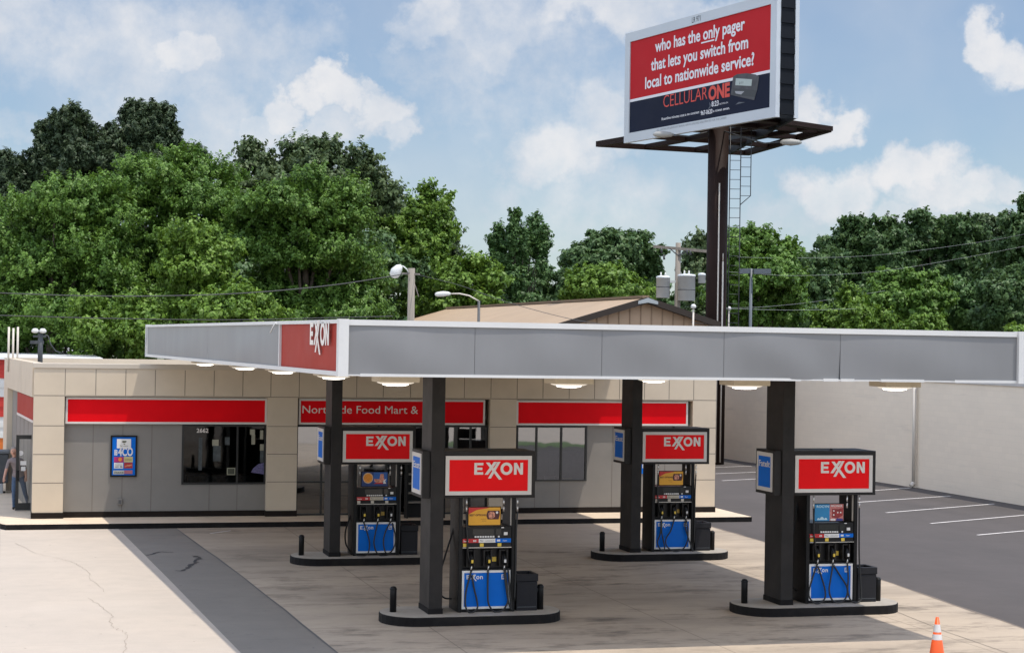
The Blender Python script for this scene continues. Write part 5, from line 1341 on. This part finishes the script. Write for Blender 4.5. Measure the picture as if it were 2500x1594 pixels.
def cobra():
    D = 66.0
    c = at(1081, 719, D)
    t = thing('street_light', 'white cobra head street light above the tan roof', 'street light', (c[0], c[1], 0), group='street lights')
    r = Vector((RT[0], RT[1], 0)).normalized(); v = lambda a, z: tuple(r*a+Vector((0, 0, c[2]+z)))
    MB().use(lamp_white).tube([v(-.28, 0), v(-.2, .0), v(0, .02), v(.2, .03), v(.28, .02)], [.04, .085, .10, .075, .04], 12).build('lamp_head', None, t)
    MB().use(pale_pipe).tube([v(.27, .03), v(.6, .04), v(.95, -.03), v(1.3, -.22)], .028, 8).build('arm', None, t)
    MB().use(dark_steel).tube([(*(r*1.3)[:2], -.1), (*(r*1.3)[:2], float(c[2])-.2)], .05, 10).build('post', None, t)
cobra()
def transformer_pole():
    D = 92.0
    top = at(1656, 593, D); H = float(top[2])
    t = thing('utility_pole', 'wooden utility pole with crossarm and grey transformer cans beside the billboard pole', 'utility pole', (top[0], top[1], 0), group='utility poles')
    r = Vector((RT[0], RT[1], 0)).normalized(); v = lambda a, z, d=0: tuple(r*a+Vector((FW[0], FW[1], 0)).normalized()*d+Vector((0, 0, z)))
    k_ = D/4498.0
    MB().use(wood_pole).tube([(0, 0, -.1), (0, 0, H)], .19, 12, taper=.13).build('post', None, t)
    m = MB().use(wood_pole); m.beam(v(-61*k_, H-10*k_, -.1), v(70*k_, H-20*k_, -.1), .14, .14); m.build('crossarm', None, t)
    m = MB().use(dark_steel); m.beam(v(-22*k_, H-14*k_, -.15), v(0, H-32*k_, -.15), .05, .05); m.beam(v(24*k_, H-18*k_, -.15), v(0, H-32*k_, -.15), .05, .05); m.build('brace', None, t)
    for a, d in ((-42, 14), (-36, 30), (20, 16), (28, 18)):
        MB().use(dark_steel).tube([v(a*k_, H-d*k_, -.2), v(a*k_+.03, H-(d+12)*k_, -.2)], [.04, .06], 8).build('insulator', None, t)
    for a, z0, z1, w in ((-37, -135, -82, 16.5), (20, -141, -77, 21), (57, -98, -74, 9)):
        c = MB().use(can_grey); x, y, _ = v(a*k_, 0, -.35)
        c.lathe([(w*k_, H+z0*k_), (w*k_, H+(z1-6)*k_), (w*k_*1.04, H+(z1-6)*k_), (w*k_*1.04, H+(z1-2)*k_), (w*k_*.8, H+z1*k_), (.05, H+(z1+1)*k_)], (x, y, 0), 20)
        co = c.build('transformer', None, t)
        if a < 50:
            for q in (-.12, .12): MB().use(lamp_white).tube([(x+q, y, H+z1*k_-.05), (x+q, y, H+(z1+9)*k_)], [.06, .03], 8).build('bushing', None, co)
            MB().use(dark_steel).lathe([(w*k_*1.015, H+(z0+25)*k_), (w*k_*1.015, H+(z0+27)*k_)], (x, y, 0), 20).build('band', None, co)
            MB().use(can_grey).beam((x, y, H+(z0+40)*k_), (0, 0, H+(z0+40)*k_), .08, .12).build('mount', None, co)
transformer_pole()
def lot_light():
    D = 88.0
    top = at(1834, 656, D); H = float(top[2])
    t = thing('lot_light', 'dark twin box parking lot light right of the billboard pole', 'street light', (top[0], top[1], 0), group='street lights')
    r = Vector((RT[0], RT[1], 0)).normalized(); v = lambda a, z: tuple(r*a+Vector((0, 0, z))); k_ = D/4498.0
    g = mat('lot_light_grey', (.11, .13, .15), .5)
    MB().use(g).tube([(0, 0, -.1), (0, 0, H)], .075, 10).build('post', None, t)
    for a, b in ((-29, -5), (6, 47)): MB().use(g).beam(v(a*k_, H-7*k_), v(b*k_, H-6*k_), .45, .24).build('lamp_head', None, t)
    MB().use(g).beam(v(-5*k_, H-6*k_), v(6*k_, H-6*k_), .08, .1).build('bracket', None, t)
lot_light()
def roof_lamps():
    for sx, sy, D, lab in ((1693, 748, 70.5, 'small white floodlight on the tan gable beside the billboard pole'), (1780, 753, 85.0, 'small white lamp just right of the billboard pole')):
        c = at(sx, sy, D); t = thing('floodlight', lab, 'floodlight', (c[0], c[1], c[2]-.35), group='small floodlights')
        MB().use(lamp_white).lathe([(.03, .25), (.09, .29), (.11, .36), (.06, .43), (0, .445)], (0, 0, 0), 12).build('lamp_head', None, t)
        MB().use(pale_pipe).tube([(0, 0, -2.2), (0, 0, .24)], .035, 8).build('post', None, t)
roof_lamps()
def far_pole():
    D = 120.0; top = at(2146, 752, D); H = float(top[2])
    t = thing('utility_pole', 'pale thin pole with short arm among the trees right of the billboard', 'utility pole', (top[0], top[1], 0), group='utility poles')
    r = Vector((RT[0], RT[1], 0)).normalized()
    MB().use(pale_pipe).tube([(0, 0, 0), (0, 0, H)], .07, 8).build('post', None, t)
    MB().use(pale_pipe).beam((0, 0, H-.05), tuple(r*-.75+Vector((0, 0, H-.25))), .05, .05).build('arm', None, t)
far_pole()
def wire(pts, r, m, label):
    P = [tuple(at(*p)) for p in pts]
    o = MB().use(m).tube(catmull(P, 10), r, 5).build('wire', None, None)
    tag(o, label, 'wire', 'overhead wires')
wire([(-60, 713, 58), (200, 722, 58), (420, 722, 59), (620, 714, 60), (820, 695, 61), (1000, 667, 61.8)], .017, wire_m, 'dark sagging wire from the left edge to the pole with the dome lamp')
wire([(-60, 768, 66), (250, 777, 66), (560, 781, 66), (800, 776, 66), (960, 772, 66)], .018, wire_m, 'dark low wire just above the left part of the canopy')
wire([(1008, 668, 62), (1120, 696, 60), (1240, 738, 57), (1390, 778, 53.5), (1520, 798, 50)], .009, wire_m, 'thin wire running down from the dome lamp pole across the tan roof')
wire([(1800, 628, 100), (1950, 630, 110), (2150, 622, 120), (2400, 590, 130), (2560, 560, 130)], .0065, wire_pale, 'topmost pale wire crossing the trees right of the billboard')
wire([(1780, 664, 95), (1950, 673, 105), (2150, 662, 115), (2350, 630, 120), (2560, 590, 122)], .0065, wire_pale, 'second pale wire crossing the trees right of the billboard')
wire([(1782, 752, 85), (1880, 748, 95), (2000, 735, 110), (2160, 710, 120)], .0065, wire_pale, 'third pale wire crossing the trees right of the billboard')
wire([(1770, 753, 80), (1950, 757, 90), (2140, 752, 120)], .0065, wire_pale, 'lowest pale wire ending at the thin pole among the trees')

# ------------------------------------------------------------------ trees
def leaf_mat(name, dark, light, trans=.2):
    m = bpy.data.materials.new(name); m.use_nodes = True
    nt = m.node_tree; N, L = nt.nodes, nt.links; N.clear()
    out = N.new('ShaderNodeOutputMaterial'); at_ = N.new('ShaderNodeAttribute'); at_.attribute_name = 'leaf_tint'
    r = N.new('ShaderNodeValToRGB'); r.color_ramp.elements[0].color = (*dark, 1); r.color_ramp.elements[1].color = (*light, 1)
    L.new(at_.outputs['Fac'], r.inputs[0])
    pb = N.new('ShaderNodeBsdfPrincipled'); pb.inputs['Roughness'].default_value = .5; pb.inputs['Specular IOR Level'].default_value = .35
    tl = N.new('ShaderNodeBsdfTranslucent'); mx = N.new('ShaderNodeMixShader'); mx.inputs[0].default_value = trans
    hs = N.new('ShaderNodeHueSaturation'); hs.inputs['Value'].default_value = 1.4; hs.inputs['Hue'].default_value = .485; L.new(r.outputs[0], hs.inputs['Color'])
    L.new(r.outputs[0], pb.inputs['Base Color']); L.new(hs.outputs[0], tl.inputs[0])
    L.new(pb.outputs[0], mx.inputs[1]); L.new(tl.outputs[0], mx.inputs[2]); L.new(mx.outputs[0], out.inputs[0]); return m
LM = {'maple': leaf_mat('maple_leaf', (.040, .105, .012), (.165, .290, .050)), 'pine': leaf_mat('pine_needles', (.026, .052, .024), (.085, .125, .058), .15),
      'grey': leaf_mat('grey_green_leaf', (.042, .080, .028), (.140, .195, .080)), 'bright': leaf_mat('bright_leaf', (.060, .135, .012), (.200, .325, .050)),
      'dark': leaf_mat('dark_leaf', (.034, .084, .026), (.120, .200, .066), .22), 'poplar': leaf_mat('poplar_leaf', (.038, .098, .026), (.120, .215, .062))}
bark_m = mat('bark', (.09, .07, .052), .9, var=.3, vscale=4, bump=.3)

def crown_mesh(name, blobs, kind, leaf, per, shoot, seed, lean_up=.55, clump_r=.5):
    clump_r *= .40; shoot *= .85
    """leaf-sized faces gathered in shoots that cover the blobs' outer shells. blobs: (cx,cy,cz, rx,ry,rz, n_shoots)"""
    g = np.random.default_rng(seed); allc = []; alln = []; tint = []
    for cx, cy, cz, rx, ry, rz, n in blobs:
        d = g.normal(size=(n, 3)); d /= np.linalg.norm(d, axis=1)[:, None]
        # lumps: let some directions bulge
        lump = 1+.13*np.sin(d[:, 0]*5+seed)+.11*np.sin(d[:, 2]*6+d[:, 1]*5+seed*1.7)
        rad = (g.uniform(.55, 1.0, n)**.55)*lump
        c = np.c_[cx+d[:, 0]*rx*rad, cy+d[:, 1]*ry*rad, cz+d[:, 2]*rz*rad]
        axis = d*np.array([1, 1, .8])+np.array([0, 0, lean_up])+g.normal(size=(n, 3))*.28
        axis /= np.linalg.norm(axis, axis=1)[:, None]
        ln = shoot*g.uniform(.5, 1.25, n)
        k_ = per
        tt = g.uniform(-.55, .75, (n, k_, 1)); sp_ = g.normal(size=(n, k_, 3))*clump_r*(1-.55*np.abs(tt))*.55
        pts = c[:, None, :]+axis[:, None, :]*ln[:, None, None]*tt+sp_
        nn = axis[:, None, :]*.30+np.array([0, 0, .36])+d[:, None, :]*.60+g.normal(size=(n, k_, 3))*.40
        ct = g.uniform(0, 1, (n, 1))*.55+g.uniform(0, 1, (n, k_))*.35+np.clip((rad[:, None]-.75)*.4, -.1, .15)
        allc.append(pts.reshape(-1, 3)); alln.append(nn.reshape(-1, 3)); tint.append(ct.reshape(-1))
    c = np.concatenate(allc); nn = np.concatenate(alln); ti = np.clip(np.concatenate(tint), 0, 1)
    nn /= np.linalg.norm(nn, axis=1)[:, None]
    M = len(c)
    a = np.cross(nn, g.normal(size=(M, 3))); a /= np.linalg.norm(a, axis=1)[:, None]; b = np.cross(nn, a)
    s = (leaf*g.uniform(.6, 1.25, M))[:, None]; wl = .2 if kind == 'pine' else .36
    fold = nn*s*.18
    v = np.stack([c-a*s*.62, c-b*s*wl+fold, c+a*s*.62, c+b*s*wl+fold], axis=1).reshape(-1, 3)
    me = bpy.data.meshes.new(name)
    me.vertices.add(4*M); me.vertices.foreach_set('co', v.astype(np.float32).ravel())
    me.loops.add(4*M); me.loops.foreach_set('vertex_index', np.arange(4*M, dtype=np.int32))
    me.polygons.add(M); me.polygons.foreach_set('loop_start', np.arange(0, 4*M, 4, dtype=np.int32)); me.polygons.foreach_set('loop_total', np.full(M, 4, dtype=np.int32))
    at_ = me.attributes.new('leaf_tint', 'FLOAT', 'FACE'); at_.data.foreach_set('value', ti.astype(np.float32))
    me.materials.append(LM[kind]); me.update(); me.validate()
    return me
NT = [0]
def tree(kind, label, cat, D, cx, top, halfw, lobes, base_px=None, leaf=.2, per=46, shoot=1.0, shoots=900, lean_up=.55, trunk=.25, clump=.5, dens=1.0, name='broadleaf_tree', cen=None):
    """lobes: (dx px, y px, rx px, ry px) of the leaf masses as seen, turned into round masses at distance D"""
    NT[0] += 1; seed = 100+NT[0]
    rr = random.Random(seed)
    k_ = D/4498.0
    base = at(cx, 830, D); bx, by = float(base[0]), float(base[1])
    t = thing(name, label, cat, (bx, by, 0), group='trees behind the station')
    r = Vector((RT[0], RT[1], 0)).normalized(); f = Vector((FW[0], FW[1], 0)).normalized()
    blobs = []; tot = sum(l[2]*l[3] for l in lobes)
    ctrs = []
    for (dx, y, rx, ry) in lobes:
        p = at(cx+dx, y, D); dep = rr.uniform(-.35, .35)*halfw*k_
        q = Vector((float(p[0])-bx, float(p[1])-by, float(p[2])))+f*dep
        n = max(24, int(shoots*(1.0 if leaf < .17 else 1.5)*dens*rx*ry/tot))
        ctrs.append(q); R3 = (rx*k_, rx*k_*.95, ry*k_)
        ns = {'pine': 24, 'poplar': 3, 'dark': 8}.get(kind, 8)
        blobs.append((q.x, q.y, q.z, R3[0]*(.36 if kind == 'pine' else .5), R3[1]*.45, R3[2]*.5, max(10, int(n*.16))))
        for _ in range(ns):                                   # boughs breaking the outline
            d = Vector((rr.gauss(0, 1), rr.gauss(0, 1), rr.gauss(.25, 1))).normalized()
            sc = rr.uniform(.26, .42) if kind != 'pine' else rr.uniform(.12, .21)
            h = rr.uniform(.66, 1.0) if kind != 'poplar' else rr.uniform(.3, .7)
            blobs.append((q.x+d.x*R3[0]*h, q.y+d.y*R3[1]*h, q.z+d.z*R3[2]*h, R3[0]*sc*1.15, R3[1]*sc*1.15, R3[2]*sc*(1.5 if kind == 'pine' else .62), max(8, int(n*.80/ns))))
    me = crown_mesh('crown', blobs, kind, leaf, per, shoot, seed, lean_up, clump)
    o = bpy.data.objects.new('crown', me); COL.objects.link(o); o.parent = t
    zc = max(1.5, min(c.z for c in ctrs))
    m = MB().use(bark_m)
    zt_ = sum(c.z for c in ctrs)/len(ctrs)
    m.tube(catmull([(0, 0, -.1), (rr.uniform(-.1, .1), 0, zt_*.35), (rr.uniform(-.3, .3), rr.uniform(-.2, .2), zt_*.75), (0, 0, zt_)], 4), trunk, 9, taper=trunk*.45)
    for c in ctrs:
        s = Vector((0, 0, min(zt_*.6, c.z*.6))); mid = s.lerp(c, .55)+Vector((0, 0, -.3)); m.tube(catmull([tuple(s), tuple(mid), tuple(c+Vector((0, 0, blobs[0][5]*.3)))], 4), trunk*.42, 6, taper=trunk*.12)
    m.build('trunk', None, t)
    return t
# dark pines at the back left
tree('pine', 'dark pine at the far left edge behind the bright maples', 'tree', 125, 30, 372, 95, [(0, 430, 50, 55), (40, 470, 55, 55), (-30, 520, 60, 70), (20, 560, 70, 90)], name='pine_tree', leaf=.26, per=70, shoot=.9, shoots=560, lean_up=.9, clump=.55)
tree('pine', 'dark pine with a lopsided open crown, left of the tallest pine', 'tree', 125, 175, 272, 85, [(5, 305, 42, 34), (-40, 345, 38, 38), (30, 350, 40, 42), (-55, 400, 40, 36), (15, 410, 60, 60), (-20, 470, 80, 70), (-55, 318, 20, 16), (-60, 440, 30, 24)], name='pine_tree', leaf=.26, per=70, shoot=.85, shoots=760, lean_up=.9, clump=.5)
tree('pine', 'tallest dark pine rising above the bright maples', 'tree', 125, 345, 255, 100, [(-20, 290, 28, 38), (35, 300, 38, 40), (5, 340, 60, 50), (60, 360, 34, 45), (-70, 350, 40, 34), (-20, 400, 90, 60), (70, 410, 30, 40), (-90, 390, 40, 40), (0, 460, 110, 70), (115, 385, 30, 24)], name='pine_tree', leaf=.26, per=70, shoot=.85, shoots=1050, lean_up=.9, clump=.5)
# grey-green tree behind the maples
tree('grey', 'grey green tree with open feathery top above the middle maples', 'tree', 115, 740, 330, 190, [(-10, 372, 42, 42), (-130, 390, 34, 36), (-90, 430, 60, 50), (50, 385, 45, 40), (130, 410, 40, 44), (160, 470, 45, 50), (0, 440, 90, 60), (-150, 450, 30, 30), (195, 500, 34, 50), (100, 500, 90, 70), (-40, 500, 120, 70)], leaf=.24, per=40, shoot=1.2, shoots=1250, clump=.55)
# bright maples in front
tree('maple', 'big bright green maple at the left end of the row behind the store', 'tree', 84, 120, 470, 260, [(70, 520, 120, 90), (-40, 580, 110, 100), (120, 600, 130, 110), (10, 690, 140, 120), (150, 720, 120, 110), (-100, 660, 90, 110), (60, 800, 170, 100), (180, 820, 120, 80), (-90, 800, 110, 90), (20, 500, 60, 50), (130, 485, 60, 45)], leaf=.135, per=58, shoot=1.05, shoots=3900, clump=.42, trunk=.3)
tree('maple', 'tall bright green maple just in front of the tallest pine', 'tree', 88, 430, 378, 190, [(10, 430, 95, 55), (-80, 455, 90, 55), (80, 460, 80, 60), (-20, 520, 140, 70), (110, 545, 80, 80), (-60, 620, 130, 100), (80, 650, 110, 100), (0, 760, 170, 110), (-110, 720, 100, 100)], leaf=.135, per=58, shoot=1.05, shoots=3900, clump=.42, trunk=.3)
tree('maple', 'deep green maple in the middle of the row, left of the dome lamp pole', 'tree', 86, 740, 425, 190, [(-60, 500, 90, 60), (50, 480, 90, 55), (110, 540, 80, 70), (-10, 580, 140, 90), (-110, 580, 70, 80), (90, 660, 100, 100), (-70, 700, 130, 110), (60, 790, 130, 90), (-20, 800, 170, 80)], leaf=.135, per=58, shoot=1.0, shoots=3900, clump=.42, trunk=.3)
tree('bright', 'low yellow green maple between the two larger bright maples', 'tree', 80, 470, 560, 100, [(0, 600, 60, 45), (50, 640, 55, 60), (-20, 690, 80, 80), (40, 740, 60, 70), (100, 760, 70, 50), (160, 790, 60, 40)], leaf=.16, per=42, shoot=.9, shoots=1500, clump=.4)
tree('bright', 'drooping bright green tree low behind the left canopy corner', 'tree', 78, 560, 700, 90, [(0, 760, 70, 40), (50, 770, 50, 34), (-60, 790, 60, 50), (-330, 780, 60, 60), (-200, 830, 60, 60), (-220, 760, 40, 40)], leaf=.16, per=42, shoot=.9, shoots=1500, clump=.4)
tree('dark', 'dark shaded undergrowth tree behind the striped shed', 'tree', 111, 300, 640, 330, [(-250, 750, 120, 140), (-60, 780, 130, 120), (120, 780, 130, 130), (300, 780, 130, 130), (470, 760, 130, 150), (620, 720, 100, 120), (330, 650, 80, 70), (210, 640, 80, 70), (90, 660, 80, 70), (-40, 660, 90, 70)], leaf=.3, per=44, shoot=1.0, shoots=2900, clump=.6)
# centre
tree('bright', 'sunlit tree with pointed top between the maples and the thin poplar', 'tree', 119, 1010, 455, 115, [(25, 495, 34, 40), (10, 560, 60, 60), (-60, 570, 50, 60), (70, 560, 40, 70), (-30, 640, 90, 80), (50, 660, 70, 80), (-90, 690, 80, 90), (10, 730, 110, 70)], leaf=.21, per=44, shoot=1.1, shoots=1350, clump=.48)
tree('grey', 'grey tree edge overlapping the pointed sunlit tree on its right', 'tree', 123, 1080, 520, 60, [(-5, 560, 36, 50), (10, 620, 30, 50), (-20, 600, 40, 60)], leaf=.22, per=40, shoot=1.1, shoots=420, clump=.5)
tree('poplar', 'slender open poplar standing alone in the middle of the sky line', 'tree', 120, 1265, 512, 70, [(-12, 548, 10, 40), (-16, 600, 13, 34), (42, 552, 9, 36), (36, 598, 13, 40), (62, 570, 7, 26), (60, 610, 9, 26), (-46, 566, 8, 34), (-42, 612, 10, 30), (14, 590, 9, 44), (-62, 598, 7, 18), (10, 640, 20, 36), (54, 650, 14, 26), (-32, 650, 16, 28), (5, 690, 40, 44), (0, 745, 60, 40), (-58, 640, 9, 16)], leaf=.19, per=40, shoot=1.0, shoots=900, lean_up=1.3, clump=.42, trunk=.13, name='poplar_tree')
tree('bright', 'low pale green tree left of the thin poplar above the roof ridge', 'tree', 112, 1150, 625, 70, [(-10, 670, 60, 45), (40, 700, 50, 45), (-60, 720, 60, 50), (0, 745, 80, 40)], leaf=.22, per=44, shoot=.9, shoots=560, clump=.5)
tree('dark', 'mid green low trees right of the thin poplar', 'tree', 128, 1345, 660, 70, [(-20, 715, 50, 45), (40, 710, 50, 45), (0, 740, 80, 40)], leaf=.26, per=44, shoot=.9, shoots=480, clump=.55)
tree('dark', 'large round dark tree behind the low yellow green tree', 'tree', 150, 1495, 560, 112, [(0, 605, 70, 44), (-60, 630, 50, 40), (60, 630, 50, 46), (0, 650, 100, 55), (-90, 660, 34, 40), (90, 680, 40, 60), (-10, 710, 110, 60), (60, 560+60, 60, 40)], leaf=.30, per=50, shoot=.9, shoots=1500, clump=.62)
tree('bright', 'low yellow green tree just above the tan gable', 'tree', 108, 1475, 645, 92, [(0, 685, 55, 40), (-40, 705, 45, 40), (50, 710, 50, 40), (0, 730, 90, 40)], leaf=.2, per=46, shoot=.9, shoots=760, clump=.45)
tree('grey', 'narrow grey tree partly hidden by the billboard pole', 'tree', 118, 1705, 575, 36, [(5, 610, 24, 34), (-10, 650, 22, 40), (10, 700, 30, 50), (0, 760, 40, 50)], leaf=.24, per=40, shoot=1.1, shoots=420, clump=.5)
tree('maple', 'bright rounded tree just right of the billboard pole', 'tree', 108, 1850, 558, 95, [(0, 605, 55, 45), (-50, 640, 45, 50), (50, 640, 45, 50), (0, 680, 90, 60), (60, 720, 50, 60), (-30, 750, 90, 60), (40, 770, 70, 40)], leaf=.21, per=48, shoot=1.0, shoots=1400, clump=.46)
# right-hand wood
tree('dark', 'broad dark oak at the left of the right hand wood', 'tree', 165, 2110, 530, 105, [(-10, 565, 50, 36), (55, 575, 40, 36), (-60, 600, 44, 40), (-10, 620, 80, 50), (60, 630, 60, 50), (-90, 660, 50, 50), (0, 690, 100, 60), (-100, 720, 60, 60), (60, 740, 90, 60)], leaf=.33, per=48, shoot=.9, shoots=1500, clump=.66)
tree('dark', 'broad dark oak in the middle of the right hand wood', 'tree', 168, 2300, 524, 110, [(-50, 565, 50, 40), (30, 570, 55, 40), (80, 600, 40, 44), (-70, 620, 50, 50), (0, 630, 90, 50), (70, 670, 60, 60), (-40, 700, 100, 60), (40, 760, 110, 60)], leaf=.33, per=48, shoot=.9, shoots=1500, clump=.66)
tree('grey', 'hazy grey green tree between the middle oak and the right edge', 'tree', 175, 2415, 533, 70, [(-10, 575, 45, 40), (40, 600, 40, 50), (0, 640, 60, 60), (20, 720, 70, 80)], leaf=.33, per=44, shoot=1.0, shoots=700, clump=.62)
tree('dark', 'pointed dark tree at the right edge of the picture', 'tree', 160, 2500, 492, 75, [(-4, 520, 15, 30), (-40, 535, 24, 22), (0, 575, 50, 45), (30, 600, 60, 60), (-20, 660, 70, 70), (0, 750, 90, 80)], leaf=.30, per=44, shoot=1.1, shoots=900, lean_up=.9, clump=.58)
tree('dark', 'low dark trees just right of the bright rounded tree', 'tree', 150, 1990, 620, 70, [(-30, 660, 30, 34), (20, 650, 40, 40), (-30, 700, 60, 50), (30, 700, 50, 50), (-40, 760, 80, 60), (40, 765, 70, 50)], leaf=.3, per=46, shoot=1.0, shoots=850, clump=.6)
tree('maple', 'mid green round tree left in front of the wood', 'tree', 130, 2230, 658, 85, [(-20, 700, 60, 40), (30, 720, 60, 50), (-60, 735, 50, 45), (0, 770, 90, 50)], leaf=.25, per=48, shoot=.85, shoots=900, clump=.52)
tree('poplar', 'mid green round tree right in front of the wood', 'tree', 132, 2345, 665, 80, [(0, 715, 65, 45), (40, 745, 55, 45), (-40, 760, 60, 45), (10, 790, 80, 30)], leaf=.25, per=48, shoot=.85, shoots=850, clump=.52)
tree('dark', 'dark green tree low at the right edge in front of the wood', 'tree', 126, 2455, 690, 70, [(-10, 735, 50, 45), (40, 720, 50, 60), (0, 780, 80, 45)], leaf=.25, per=48, shoot=.9, shoots=700, clump=.52)
tree('bright', 'small sunlit tree with pointed top in front of the dark oak', 'tree', 112, 2075, 712, 60, [(-5, 740, 26, 32), (10, 775, 45, 30), (-45, 785, 40, 26), (50, 785, 40, 30), (0, 800, 70, 20)], leaf=.2, per=48, shoot=.9, shoots=520, clump=.42)
tree('bright', 'low round yellow green bush above the right part of the canopy', 'bush', 100, 2258, 780, 45, [(0, 800, 40, 20), (-20, 806, 34, 16), (24, 806, 32, 16)], leaf=.17, per=48, shoot=.6, shoots=300, clump=.35, name='bush', trunk=.1)
tree('bright', 'low yellow green bush at the right end of the canopy', 'bush', 100, 2490, 800, 40, [(0, 822, 40, 20), (30, 818, 36, 20)], leaf=.17, per=48, shoot=.6, shoots=240, clump=.35, name='bush', trunk=.1)
# a wooded backdrop that reads as one mass
def woods():
    blobs = []
    for sx in range(-300, 2900, 95):
        p = at(sx, 760+random.uniform(-12, 20), 215); h = random.uniform(60, 95)*215/4498
        blobs.append((p[0], p[1], p[2]-1.0, 5.0, 4.0, h*.8, 170))
    me = crown_mesh('far_wood', blobs, 'dark', .55, 30, 1.2, 77, .5, .9)
    o = bpy.data.objects.new('far_wood', me); COL.objects.link(o); o['kind'] = 'stuff'; o['label'] = 'distant dark wood closing the view behind the trees'; o['category'] = 'wood'
woods()

scene.cycles.use_adaptive_sampling = True
scene.cycles.max_bounces = 8
scene.cycles.transparent_max_bounces = 12
